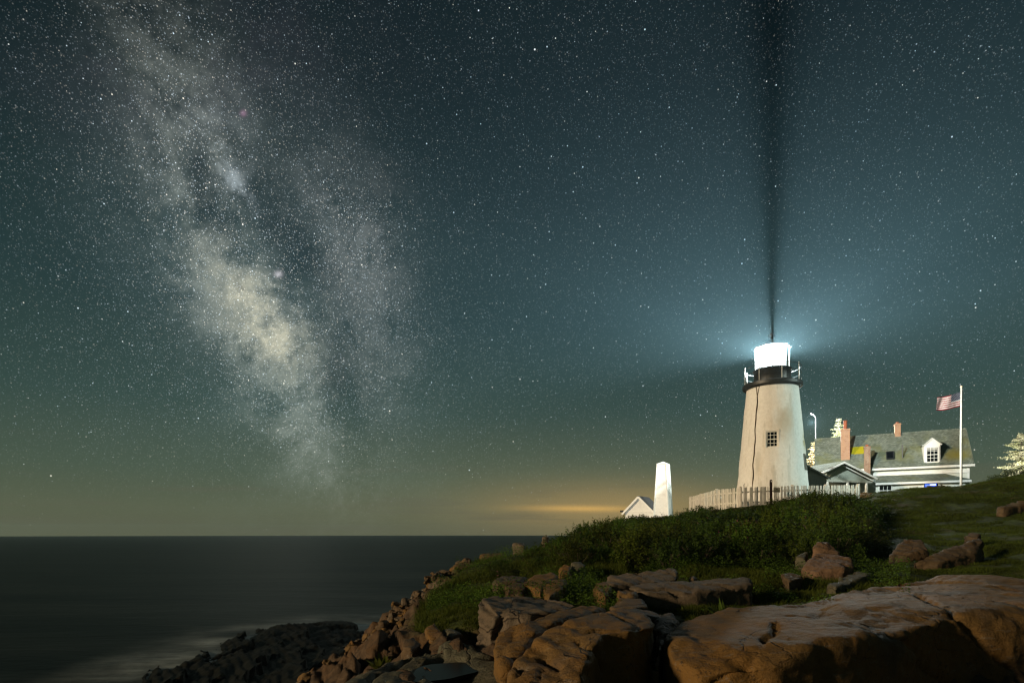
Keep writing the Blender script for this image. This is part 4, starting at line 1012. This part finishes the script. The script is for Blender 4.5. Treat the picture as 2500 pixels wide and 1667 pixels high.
    a, b, c_, d = on(2165, 1124), on(2182, 1123), on(2181, 1106), on(2164, 1107)
    sk = MB()
    for p, q in ((a, b), (b, c_), (c_, d), (d, a)): sk.bar(p+nrm*.06, q+nrm*.06, .09, .14, up=nrm)
    s = sk.build('skylight', M['black'], root); g = MB(); roof_slab(g, [a+nrm*.06, b+nrm*.06, c_+nrm*.06, d+nrm*.06], .03); g.build('pane', M['glass_dark'], s)
    p = on(2203.5, 1120); MB().tube([p-Vector((0, 0, .1)), p+Vector((0, 0, 1.25))], .055, 8).build('vent_pipe', M['black'], root)
    # dormer
    yf = -2.95; x0, _ = hl(2253, 1100, yf); x1, _ = hl(2298, 1100, yf); xm, za = hl(2276.5, 1068, yf); _, zbm = hl(2276, 1132, yf); _, zev = hl(2276, 1085.5, yf)
    back = -.7
    dm = MB(); xm = (x0+x1)/2
    dm.prism([(x0+.08, yf, zbm), (x1-.08, yf, zbm), (x1-.08, yf, zev), (xm, yf, za-.1), (x0+.08, yf, zev)], (0, 2.0, 0))
    do = dm.build('dormer', M['white'], root)
    dr = MB()
    for sx in (-1, 1):
        xe_ = x0-.06 if sx < 0 else x1+.06
        q = [(xe_, yf-.12, zev-.04), (xm, yf-.12, za), (xm, back+.1, za), (xe_, back-.6, zev-.04)]
        roof_slab(dr, q if sx > 0 else q[::-1], .07)
    dr.build('dormer_roof', M['shingle2'], do)
    rb = MB()
    for sx in (-1, 1):
        xe_ = x0-.04 if sx < 0 else x1+.04; rb.bar((xe_, yf-.06, zev-.13), (xm, yf-.06, za-.14), .06, .12, up=(0, 0, 1))
    rb.build('dormer_rake', M['white'], do)
    wx, wz = hl(2277, 1112, yf); window(do, xm+.02, wz, yf-.03, .80, 1.28, 3, 4, 'white', True, .10)
    # porch building with an asymmetric front gable
    X0, z_ = S(2053, 1129, 50.0)[0], 0; pr = empty('gabled_porch', (X0, 50.0, CZ), math.radians(14)); pr.parent = root
    pr.matrix_parent_inverse = root.matrix_world.inverted() if False else Matrix.Identity(4)
    Mw = Matrix.Translation((HX, HY, CZ))@Matrix.Rotation(HR, 4, 'Z'); Pw = Matrix.Translation((X0, 50.0, CZ))@Matrix.Rotation(math.radians(14), 4, 'Z')
    T = Mw.inverted()@Pw; bpy.data.objects.remove(pr)
    def put(mb, name, mat, parent=root):
        mb.v = [tuple(T@Vector(v)) for v in mb.v]
        u = mb.uv; return mb.build(name, M[mat], parent)
    AZ = 6.28; xL, zL, xR, zR = -2.05, 5.42, 3.38, 4.98; dp = 3.2
    r = MB()
    roof_slab(r, [(xL-.12, -.35, zL-.05), (0, -.35, AZ), (0, dp, AZ), (xL-.12, dp, zL-.05)], .09); roof_slab(r, [(0, -.35, AZ), (xR+.15, -.35, zR-.06), (xR+.15, dp, zR-.06), (0, dp, AZ)], .09)
    pr = put(r, 'porch_roof', 'shingle2')
    b = MB(); b.bar((xL-.12, -.37, zL-.17), (.0, -.37, AZ-.13), .05, .16); b.bar((0, -.375, AZ-.13), (xR+.15, -.375, zR-.18), .05, .16); put(b, 'rake_board', 'white', pr)
    b = MB(); b.bar((xL-.05, -.1, zL-.36), (.0, -.1, AZ-.33), .05, .09); b.bar((0, -.105, AZ-.33), (xR+.0, -.105, zR-.36), .05, .09); put(b, 'inner_moulding', 'trim', pr)
    beam = 4.62
    g = MB(); g.prism([(xL+.55, .1, beam), (xR-.25, .1, beam), (.0, .1, AZ-.42)], (0, .08, 0)); put(g, 'gable_boards', 'clapv')
    fs = MB(); fs.prism([(xL+.1, .19, beam-.02), (xR-.1, .19, beam-.02), (0, .19, AZ-.15)], (0, .05, 0)); put(fs, 'gable_backing', 'greypaint')
    put(MB().box(xL+.3, xR, -.02, .16, beam-.16, beam-.002), 'porch_beam', 'greypaint')
    for x in (xL+.65, .73, 2.78): put(MB().box(x-.08, x+.08, -.03, .13, 2.3, beam-.162), 'porch_post', 'trim')
    wl = MB(); wl.box(xL+.5, xR-.2, 2.0, 2.12, 2.3, beam+.3); wl.box(xR-.32, xR-.2, .2, 1.99, 2.3, beam); put(wl, 'porch_wall', 'clapg')
    put(MB().box(xR-.19, xR+1.0, .6, .75, 2.3, beam+.2), 'side_wall', 'clapg')
    put(MB().box(-.9, -.55, 1.0, 1.2, 2.3, 4.0), 'inner_door_leaf', 'trim'); put(MB().box(-.53, -.2, 1.0, 1.2, 2.3, 4.0), 'inner_door_frame', 'brick')
    put(MB().box(1.55, 2.15, 1.9, 1.985, 2.6, 3.85), 'porch_window', 'glass_dark')
    put(MB().box(1.70, 1.82, 1.8, 1.9, 4.2, 4.42), 'wall_lantern', 'black')
    put(MB().box(2.0, 2.3, -.05, .18, beam+.05, beam+.16), 'vent_box', 'greypaint') if False else None
house()

def workroom():
    x0, y0, z0 = S(1958, 1200, 44.6); x1, y1, z1 = S(2018, 1200, 47.0)
    root = empty('workroom', (x0, y0, CZ), math.atan2(y1-y0, x1-x0), label='low grey workroom with a sloping roof tucked between the lighthouse and the porch', cat='outbuilding')
    L = math.hypot(x1-x0, y1-y0); za = (1303-1135)/F*44.8; zb = (1303-1163)/F*47
    w = MB(); w.prism([(0, 0, 1.6), (L, 0, 1.6), (L, 0, zb-.12), (.1, 0, za-.1), (0, 0, za-.15)], (0, 3.0, 0)); w.build('wall', M['clapg'], root)
    r = MB(); roof_slab(r, [(.1, -.15, za), (L+.35, -.15, zb-.14), (L+.35, 3.1, zb-.14), (.1, 3.1, za)], .09); r.build('roof', M['shingle2'], root)
    b = MB(); b.bar((.1, -.17, za-.12), (L+.35, -.17, zb-.26), .04, .10); b.build('rake_board', M['greypaint'], root)
workroom()

# ------------------------------------------------------------------ bell tower and hut
def belltower():
    Y = 50.0; x, y, _ = S(1619, 1200, Y); g0 = Hz(x, y)-CZ
    root = empty('bell_tower', (x, y, CZ), math.radians(-31), label='tall tapering white wooden bell tower with a low pyramid cap', cat='tower')
    zt = (1303-1136)/F*Y; tb, tt = .66, .40; zb = .6
    # face us: front is wide, right side narrow
    def ring(h, w): return [(-w, -w, h), (w, -w, h), (w, w, h), (-w, w, h)]
    A, B = ring(zb, tb+.03), ring(zt, tt); mb = MB()
    for i in range(4): mb.face([A[i], A[(i+1) % 4], B[(i+1) % 4], B[i]])
    mb.face(A[::-1]); mb.face(B); mb.build('shaft', M['clapw'], root)
    cap = MB(); C = ring(zt+.002, tt+.05); ap = (0, 0, zt+.26)
    D_ = ring(zt+.05, tt+.05)
    for i in range(4): cap.face([C[i], C[(i+1) % 4], D_[(i+1) % 4], D_[i]]); cap.face([D_[i], D_[(i+1) % 4], ap])
    cap.face(C[::-1]); cap.build('cap', M['white'], root)
    cb = MB()
    for (sx, sy) in ((-1, -1), (1, -1), (1, 1)):
        cb.bar((sx*(tb+.03), sy*(tb+.03), zb), (sx*(tt+.004), sy*(tt+.004), zt-.01), .10, .10, up=(sx, sy, 0))
    cb.build('corner_boards', M['white'], root)
    # narrow name board with upright lettering on the right-hand face
    def face_pt(h, off, e): w = tb+.03+(tt-tb-.03)*(h-zb)/(zt-zb); return Vector((w+e, off, h))
    nb = MB(); h0, h1 = (1303-1219)/F*Y, (1303-1191)/F*Y
    nb.prism([face_pt(h0, -.16, .005), face_pt(h0, .16, .005), face_pt(h1, .16, .005), face_pt(h1, -.16, .005)], (.025, 0, 0)); bd = nb.build('name_board', M['white'], root)
    le = MB(); n = 8
    for i in range(n):
        a = h0+(h1-h0)*(i+.18)/n; b = h0+(h1-h0)*(i+.82)/n
        le.prism([face_pt(a, -.06, .031), face_pt(a, .07, .031), face_pt(b, .07, .031), face_pt(b, -.06, .031)], (.006, 0, 0))
    le.build('lettering', M['ink'], bd)
    Y = 53.0; x, y, _ = S(1560, 1213, Y)
    root = empty('gabled_hut', (x, y, CZ), math.radians(-34), label='small white gabled hut with a dark roof beside the bell tower', cat='hut')
    za = (1303-1213)/F*Y; ze = (1303-1251)/F*Y; hw = 1.5; sl = (za-ze)/hw; hb = .2
    w = MB(); w.prism([(-hw+.12, 0, hb), (hw-.12, 0, hb), (hw-.12, 0, ze), (0, 0, za-.12), (-hw+.12, 0, ze)], (0, 2.4, 0)); w.build('wall', M['clapw'], root)
    r = MB(); roof_slab(r, [(-hw-.1, -.2, ze-.12), (0, -.2, za+.02), (0, 2.6, za+.02), (-hw-.1, 2.6, ze-.12)], .07); roof_slab(r, [(0, -.2, za+.02), (hw+.1, -.2, ze-.12), (hw+.1, 2.6, ze-.12), (0, 2.6, za+.02)], .07); r.build('roof', M['roofdark'], root)
    b = MB(); b.bar((-hw-.1, -.22, ze-.24), (0.0, -.22, za-.10), .05, .18); b.bar((0.0, -.225, za-.10), (hw+.1, -.225, ze-.24), .05, .18); b.build('rake_board', M['white'], root)
    MB().box(-hw+.25, hw-.25, -.05, -.005, ze-.02, ze+.12).build('gable_beam', M['white'], root)
    MB().box(-hw-.35, -hw-.05, -.1, .1, ze-.02, ze+.16).build('eave_end', M['roofdark'], root)
belltower()

# ------------------------------------------------------------------ flagpole, flag, lamp pole, trees
def flag():
    Y = 45.0; x, y, zb = S(2346, 1188, Y); zt = S(2346, 949, Y)[2]; g0 = Hz(x, y)
    root = empty('flagpole', (x, y, g0), label='tall tapering white flagpole with a small ball at its top', cat='flagpole')
    MB().tube([(0, 0, -.3), (0, 0, (zt-g0)*.5), (.03, 0, zt-g0)], [.09, .07, .045], 14).build('pole', M['white'], root, True)
    MB().lathe([(0, zt-g0-.02), (.06, zt-g0+.01), (.085, zt-g0+.07), (.06, zt-g0+.14), (0, zt-g0+.16)], 14, 0, (.03, 0)).build('finial', plain('gilt_ball', (.8, .62, .42), .4), root, True)
    MB().tube([(.11, 0, .9), (.13, 0, zt-g0-.15), (.08, 0, zt-g0-.04)], .010, 5).build('halyard', M['steel'], root)
    MB().box(.03, .14, -.03, .03, zt-g0-.18, zt-g0-.10).build('truck_pulley', M['steel'], root)
    # the flag: hoist at the pole, fly to the left and drooping
    W, Hh = 2.0, 1.12; nx, ny = 60, 39; me = bpy.data.meshes.new('flag'); V = []; UV = []; Fc = []
    for j in range(ny+1):
        v = j/ny
        for i in range(nx+1):
            u = i/nx; X = -u*W*.86; dr = .36*u**.8+.10*math.sin(u*2.6)*u
            wv = .10*u**.5*math.sin(u*9+v*1.4)+.04*math.sin(u*17+v*3)*u
            V.append((X+.03*math.sin(v*5+u*4)*u, wv+.25*u, (v-1)*(Hh-.10*u)-dr+.05*math.sin(u*7+1+v)*u)); UV.append((u, v))
    for j in range(ny):
        for i in range(nx): a = j*(nx+1)+i; Fc.append((a, a+1, a+nx+2, a+nx+1))
    me.from_pydata(V, [], Fc); ul = me.uv_layers.new(name='UVMap')
    for l in me.loops: ul.data[l.index].uv = UV[l.vertex_index]
    def f(g, b, nt):
        sx = g.node('ShaderNodeSeparateXYZ'); nt.links.new(g.coord('UV'), sx.inputs[0]); u = N(nt, sx.outputs[0]); v = N(nt, sx.outputs[1])
        red = (v*6.5)._m('FRACT')._m('LESS_THAN', .5)
        c = g.mix((.62, .57, .54), (.22, .022, .03), red)
        can = u._m('LESS_THAN', .40)*v.gt(6/13)
        su = (u/.40*11)-.0; sv = ((v-6/13)/(7/13)*9)
        fu = (su._m('FRACT')-.5); fv = (sv._m('FRACT')-.5); chk = ((su._m('FLOOR')+sv._m('FLOOR'))._m('MODULO', 2.0))._m('LESS_THAN', .5)
        star = ((fu*fu+fv*fv)._m('LESS_THAN', .11))*chk
        blue = g.mix((.012, .016, .05), (.55, .55, .55), star); c = g.mix(c, blue, can); setc(nt, b, c); b.inputs['Roughness'].default_value = .9
        t = g.node('ShaderNodeBsdfTranslucent'); nt.links.new(c, t.inputs[0]); mx = g.node('ShaderNodeMixShader'); mx.inputs[0].default_value = .35
        nt.links.new(b.outputs[0], mx.inputs[1]); nt.links.new(t.outputs[0], mx.inputs[2]); nt.links.new(mx.outputs[0], nt.nodes['Material Output'].inputs[0])
    me.polygons.foreach_set('use_smooth', [True]*len(me.polygons))
    o = link('flag', me, material('stars_and_stripes', f)); o.location = (x-.04, y, S(2346, 959, Y)[2]); tag(o, 'striped flag with a dark starry canton blowing left from the flagpole', 'flag')
    # lamp pole far behind the house
    Y = 67.0; x, y, z = S(1991, 1020, Y); g0 = CZ+1.5; h = z-g0
    root = empty('street_lamp', (x, y, g0), label='tall thin lamp pole rising behind the left end of the house roof', cat='street lamp')
    MB().tube([(0, 0, -.5), (0, 0, h)], [.05, .03], 8).build('pole', M['dim_steel'], root)
    MB().tube([(0, 0, h-.05), (-.12, 0, h+.12), (-.34, -.02, h+.25)], .028, 6).build('arm', M['dim_steel'], root)
    lh = MB(); lh.bar((-.28, -.02, h+.25), (-.62, -.02, h+.38), .10, .06); lh.build('lamp_head', M['lamphead'], root)
    L = bpy.data.lights.new('street_lamp_light', 'POINT'); L.energy = 16000; L.shadow_soft_size = .1; L.color = (.95, 1, .93)
    lo = bpy.data.objects.new('street_lamp_light', L); col.objects.link(lo); lo.parent = root; lo.location = (-1.3, -1.6, h-1.0)
flag()
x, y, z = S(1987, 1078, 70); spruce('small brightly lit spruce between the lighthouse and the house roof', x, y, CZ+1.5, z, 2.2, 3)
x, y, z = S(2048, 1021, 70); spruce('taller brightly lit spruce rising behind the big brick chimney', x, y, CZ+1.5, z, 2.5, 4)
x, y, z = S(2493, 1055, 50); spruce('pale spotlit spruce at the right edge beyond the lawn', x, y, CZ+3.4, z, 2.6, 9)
def juniper(px, py, Y, s, label, seed):
    x, y, z = S(px, py, Y); rng = np.random.default_rng(seed); r = empty('juniper_bush', (x, y, Hz(x, y)-.1), label=label, cat='bush')
    P = shrub_points(4500, 1.5*s, 1.2*s, .95*s, rng, seed); quads_mesh('foliage', leaves(P, .05, rng, .2, .4), M['juniper'], 4, r)
    mb = MB()
    for _ in range(10): a = rng.uniform(0, 6.28); mb.tube([(0, 0, -.1), (.9*s*math.cos(a), .8*s*math.sin(a), .5*s)], [.03, .01], 5)
    mb.build('stems', M['bark'], r)
juniper(2480, 1175, 42, 1.1, 'dark spreading juniper under the pale spruce at the right edge', 5)
juniper(2440, 1168, 43, .55, 'small dark juniper clump left of the spreading one on the lawn crest', 6)

# ------------------------------------------------------------------ lights off the tower
sd = bpy.data.lights.new('low_moon', 'SUN'); sd.energy = 2.7; sd.angle = math.radians(5); sd.color = (1.0, .76, .48)
so = bpy.data.objects.new('low_moon', sd); col.objects.link(so)
to = Vector((-math.cos(math.radians(24))*math.cos(math.radians(12)), -math.sin(math.radians(24))*math.cos(math.radians(12)), math.sin(math.radians(12))))
so.rotation_euler = to.to_track_quat('Z', 'Y').to_euler()
fl = bpy.data.lights.new('added_tower_spot', 'SPOT'); fl.energy = 20000; fl.spot_size = math.radians(26); fl.spot_blend = .5; fl.shadow_soft_size = .6; fl.color = (.80, 1.0, .90)  # added unseen spot that gives the lighthouse its cool right side
fo = bpy.data.objects.new('added_tower_spot', fl); col.objects.link(fo); fo.location = (41, 26, CZ+7.5)
fo.rotation_euler = (Vector((TX, TY, CZ+6.0))-fo.location).to_track_quat('-Z', 'Y').to_euler()

def spot(name, loc, aim, W, deg, color):
    l = bpy.data.lights.new(name, 'SPOT'); l.energy = W; l.spot_size = math.radians(deg); l.spot_blend = .4; l.shadow_soft_size = .15; l.color = color
    o = bpy.data.objects.new(name, l); col.objects.link(o); o.location = loc; o.rotation_euler = (Vector(aim)-Vector(loc)).to_track_quat('-Z', 'Y').to_euler()
spot('added_bell_tower_spot', (6.5, 38.5, CZ+3.2), (12.6, 50.5, CZ+3.5), 2600, 42, (1.0, .98, .88))  # unseen source, added to brighten the bell tower and hut
spot('added_tree_spot', (41.5, 46.5, CZ+4.0), (44.8, 50, CZ+6.8), 2600, 70, (1.0, 1.0, .92))  # no lamp stands here; added to brighten the right-hand spruce
# ------------------------------------------------------------------ night sky
def night_sky():
    w = bpy.data.worlds.new('World'); sc.world = w; w.use_nodes = True; nt = w.node_tree; g = G(nt)
    bg = nt.nodes['Background']; d = g.coord('Generated'); sx = g.node('ShaderNodeSeparateXYZ'); nt.links.new(d, sx.inputs[0])
    x, y, z = (N(nt, sx.outputs[i]) for i in range(3))
    yy = y.max(.08); front = y.ramp(.05, .3)
    u = x/yy; v = z/yy
    wn = g.node('ShaderNodeTexNoise'); nt.links.new(d, wn.inputs['Vector']); wn.inputs['Scale'].default_value = 5; wn.inputs['Detail'].default_value = 5
    ws = g.node('ShaderNodeSeparateColor'); nt.links.new(wn.outputs['Color'], ws.inputs[0])
    uw = u+(N(nt, ws.outputs[0])-.5)*.14; vw = v+(N(nt, ws.outputs[1])-.5)*.14
    def bl(px, py, a, b, ang, wr=True):            # an elliptical patch of sky (photo display pixels), sizes in px
        cx = (px*DS-1250)/F; cy = (1303-py*DS)/F; a = a*DS/F; b = b*DS/F; c, s = math.cos(-ang), math.sin(-ang)
        U = (uw if wr else u)-cx; V = (vw if wr else v)-cy
        p = (U*c+V*s)/a; q = (V*c-U*s)/b
        return ((p*p+q*q)*-1.0).exp()
    def col_(c, f): return g.mix((0, 0, 0), c, f)
    def add(a, b): return g.mix(a, b, 1.0, 'ADD')
    el = z.max(0.0)
    # airglow: teal-grey, brightening to the horizon
    base = g.node('ShaderNodeValToRGB'); nt.links.new(el.s, base.inputs[0]); cr = base.color_ramp
    stops = [(0, (.100, .104, .060)), (.04, (.096, .112, .066)), (.10, (.063, .092, .062)), (.2, (.032, .062, .052)), (.34, (.014, .034, .034)), (.5, (.0045, .013, .0145)), (.62, (.0016, .0055, .007)), (1, (.001, .003, .004))]
    while len(cr.elements) < len(stops): cr.elements.new(.5)
    for e, (p, c) in zip(cr.elements, stops): e.position = p; e.color = (*c, 1)
    c = base.outputs[0]
    c = add(c, col_((.42, .21, .03), bl(1340, 1170, 120, 7, .01, False)*.75))
    c = add(c, col_((.24, .12, .025), bl(1420, 1172, 300, 60, .0, False)*.75))
    c = add(c, col_((.06, .045, .015), bl(1500, 1130, 700, 130, .05, False)*.5))
    c = add(c, col_((.012, .022, .028), bl(1700, 620, 800, 380, 0, False)*.6))
    # thin streaks of low cloud
    st = g.noise(g.mapped(d, (2, 2, 34), (0, .03, 0)), 1.6, 5, .6)
    c = g.mix(c, (.105, .098, .068), st.ramp(.52, .70)*el.ramp(.17, .02)*.35)
    # Milky Way
    n1 = g.noise(d, 8, 9, .70, .6); n2 = g.noise(g.mapped(d, loc=(3, 1, 7)), 22, 7, .7, .2); n3 = g.noise(g.mapped(d, loc=(8, 2, 1)), 4.5, 5, .6, .4)
    n5 = g.noise(g.mapped(d, loc=(2, 6, 3)), 55, 6, .8); mod = (n1.ramp(.38, .64)*1.15+n2.ramp(.38, .64)*.55)*(n5.ramp(.25, .75)*.9+.5)
    wide = (bl(300, 60, 95, 190, -.35)*.28+bl(440, 300, 110, 230, -.25)*.62+bl(500, 560, 130, 220, -.2)*.62+bl(590, 745, 110, 210, -.55)*1.15+bl(690, 930, 90, 190, -.45)*.62)
    c = add(c, col_((.122, .130, .116), wide*mod))
    halo = bl(560, 620, 330, 620, -.45)
    c = add(c, col_((.030, .042, .042), halo*(n3.ramp(.3, .7)*.7+.3)*(n5.ramp(.25, .75)*.6+.7)))
    core = bl(618, 765, 52, 95, -.6)*1.0+bl(560, 700, 60, 80, -.5)*.45+bl(525, 640, 60, 120, -.4)*.3
    c = add(c, col_((.37, .325, .22), core*(n2.ramp(.36, .66)*1.0+n1.ramp(.42, .60)*.5)*(n5.ramp(.3, .7)*.9+.35)))
    c = add(c, col_((.22, .25, .27), bl(568, 428, 16, 58, -.7)*(n2.ramp(.38, .64))*1.3))
    c = add(c, col_((.10, .115, .12), bl(540, 350, 55, 90, -.4)*n2.ramp(.42, .66)))
    sec = bl(810, 600, 75, 110, -.1)*.85+bl(790, 470, 110, 130, -.3)*.5+bl(900, 860, 110, 90, -.5)*.55+bl(830, 730, 90, 90, -.4)*.4
    c = add(c, col_((.085, .085, .082), sec*mod))
    c = add(c, col_((.22, .10, .17), bl(559, 263, 7, 7, 0, False)*.9)); c = add(c, col_((.5, .46, .5), bl(640, 632, 9, 7, 0, False)))
    # dust lanes
    rift = bl(690, 560, 55, 190, -.55)*.6+n2.ramp(.56, .66)*core.min(1.0)*.5+bl(470, 420, 18, 100, -.2)*.4+bl(660, 640, 30, 40, 0)*.3+bl(780, 850, 60, 110, -.55)*.6+bl(505, 450, 24, 110, -.4)*.45+bl(560, 330, 24, 120, -.3)*.3
    rift = rift*n3.ramp(.25, .6)+n1.ramp(.60, .72)*wide.min(1.0)*.45
    c = g.mix(c, (.008, .018, .022), rift.min(.85)*front)
    # faint purple patches far up on the left
    c = add(c, col_((.022, .010, .020), (bl(400, 120, 330, 200, 0)*n3.ramp(.45, .65))*.5))
    c = g.mix(c, base.outputs[0], front.ramp(1.0, .0))
    dens = (wide+halo*.8+core+sec).min(1.4)
    # unresolved star grain
    gr = g.noise(g.mapped(d, loc=(5, 5, 5)), 260, 2, .8); gr2 = g.noise(g.mapped(d, loc=(1, 9, 5)), 190, 2, .7)
    c = g.mix(c, (.42, .44, .44), (gr.ramp(.60, .80)*(dens*.20+.04)+gr2.ramp(.62, .80)*.03)*el.ramp(.0, .12))
    fade = el.ramp(.01, .22, .15, 1.0)
    def stars(scale, rad, bright, seed, boost, cth):
        vv = g.mapped(d, loc=(seed, seed*.7, seed*1.3)); vn = g.node('ShaderNodeTexVoronoi', feature='F1'); nt.links.new(vv, vn.inputs['Vector']); vn.inputs['Scale'].default_value = scale
        dist = N(nt, vn.outputs['Distance']); cs = g.node('ShaderNodeSeparateColor'); nt.links.new(vn.outputs['Color'], cs.inputs[0]); r0 = N(nt, cs.outputs[0]); r1 = N(nt, cs.outputs[1])
        th = (r0**3.0)*rad*.7+rad*.55
        m = (dist/th).ramp(1.0, .25)*(r1.ramp(cth, cth+.05)._m('MAXIMUM', 0.0) if cth else 1.0)*(dens*boost+1.0)
        t = g.mix((.75, .88, 1.0), (1.0, .92, .80), N(nt, cs.outputs[2]).ramp(.3, .9))
        return g.mix((0, 0, 0), t, m*bright*fade)
    for a in ((420, .42, .06, 3.7, 4.5, 0), (250, .24, .16, 1.1, 2.4, 0), (160, .145, .42, 2.3, 1.3, .25), (88, .086, 1.3, 4.1, .5, 0), (38, .044, 3.2, 6.6, .2, 0), (13, .020, 6.0, 9.2, 0, 0)):
        c = add(c, stars(*a))
    nt.links.new(c, bg.inputs[0]); bg.inputs[1].default_value = 1.0
    w.cycles.sampling_method = 'MANUAL'; w.cycles.sample_map_resolution = 256
night_sky()

# ------------------------------------------------------------------ air
def haze():
    bm = bmesh.new(); bmesh.ops.create_cube(bm, size=1); me = bpy.data.meshes.new('haze'); bm.to_mesh(me); bm.free()
    me.transform(Matrix.Translation((0, 0, CZ+22-22.5))@Matrix.Diagonal((3060, 3060, 45, 1)))
    o = link('haze', me, None); m = bpy.data.materials.new('sea_haze'); m.use_nodes = True; nt = m.node_tree; nt.nodes.clear()
    out = nt.nodes.new('ShaderNodeOutputMaterial'); pv = nt.nodes.new('ShaderNodeVolumePrincipled')
    pv.inputs['Color'].default_value = (.50, .82, 1, 1); pv.inputs['Density'].default_value = 1.35e-4; pv.inputs['Anisotropy'].default_value = .25
    nt.links.new(pv.outputs[0], out.inputs['Volume']); m.cycles.homogeneous_volume = True; pv.inputs['Density Attribute'].default_value = ''; o.data.materials.append(m); tag(o, 'thin night haze over the headland and sea', 'haze', kind='stuff')
haze()

# ------------------------------------------------------------------ camera and render
cam = bpy.data.cameras.new('camera'); cam.sensor_width = 36; cam.lens = F/2500*36; cam.clip_end = 5000; cam.clip_start = .1
cam.shift_y = (1300.5-833.5)/2500
co = bpy.data.objects.new('camera', cam); col.objects.link(co); co.location = (0, 0, CZ); co.rotation_euler = (math.pi/2, 0, 0); sc.camera = co
sc.view_settings.view_transform = 'Standard'; sc.view_settings.look = 'None'; sc.view_settings.exposure = 0; sc.view_settings.gamma = 1
cy = sc.cycles; cy.max_bounces = 4; cy.diffuse_bounces = 2; cy.glossy_bounces = 2; cy.transmission_bounces = 3; cy.transparent_max_bounces = 16; cy.volume_bounces = 0
cy.sample_clamp_indirect = 1.5; cy.sample_clamp_direct = 0; cy.use_denoising = True; cy.denoiser = 'OPENIMAGEDENOISE'; cy.denoising_input_passes = 'RGB_ALBEDO_NORMAL'; cy.denoising_prefilter = 'ACCURATE'; cy.caustics_reflective = False; cy.caustics_refractive = False
cy.volume_max_steps = 64; cy.pixel_filter_type = 'BLACKMAN_HARRIS'; cy.filter_width = 1.3
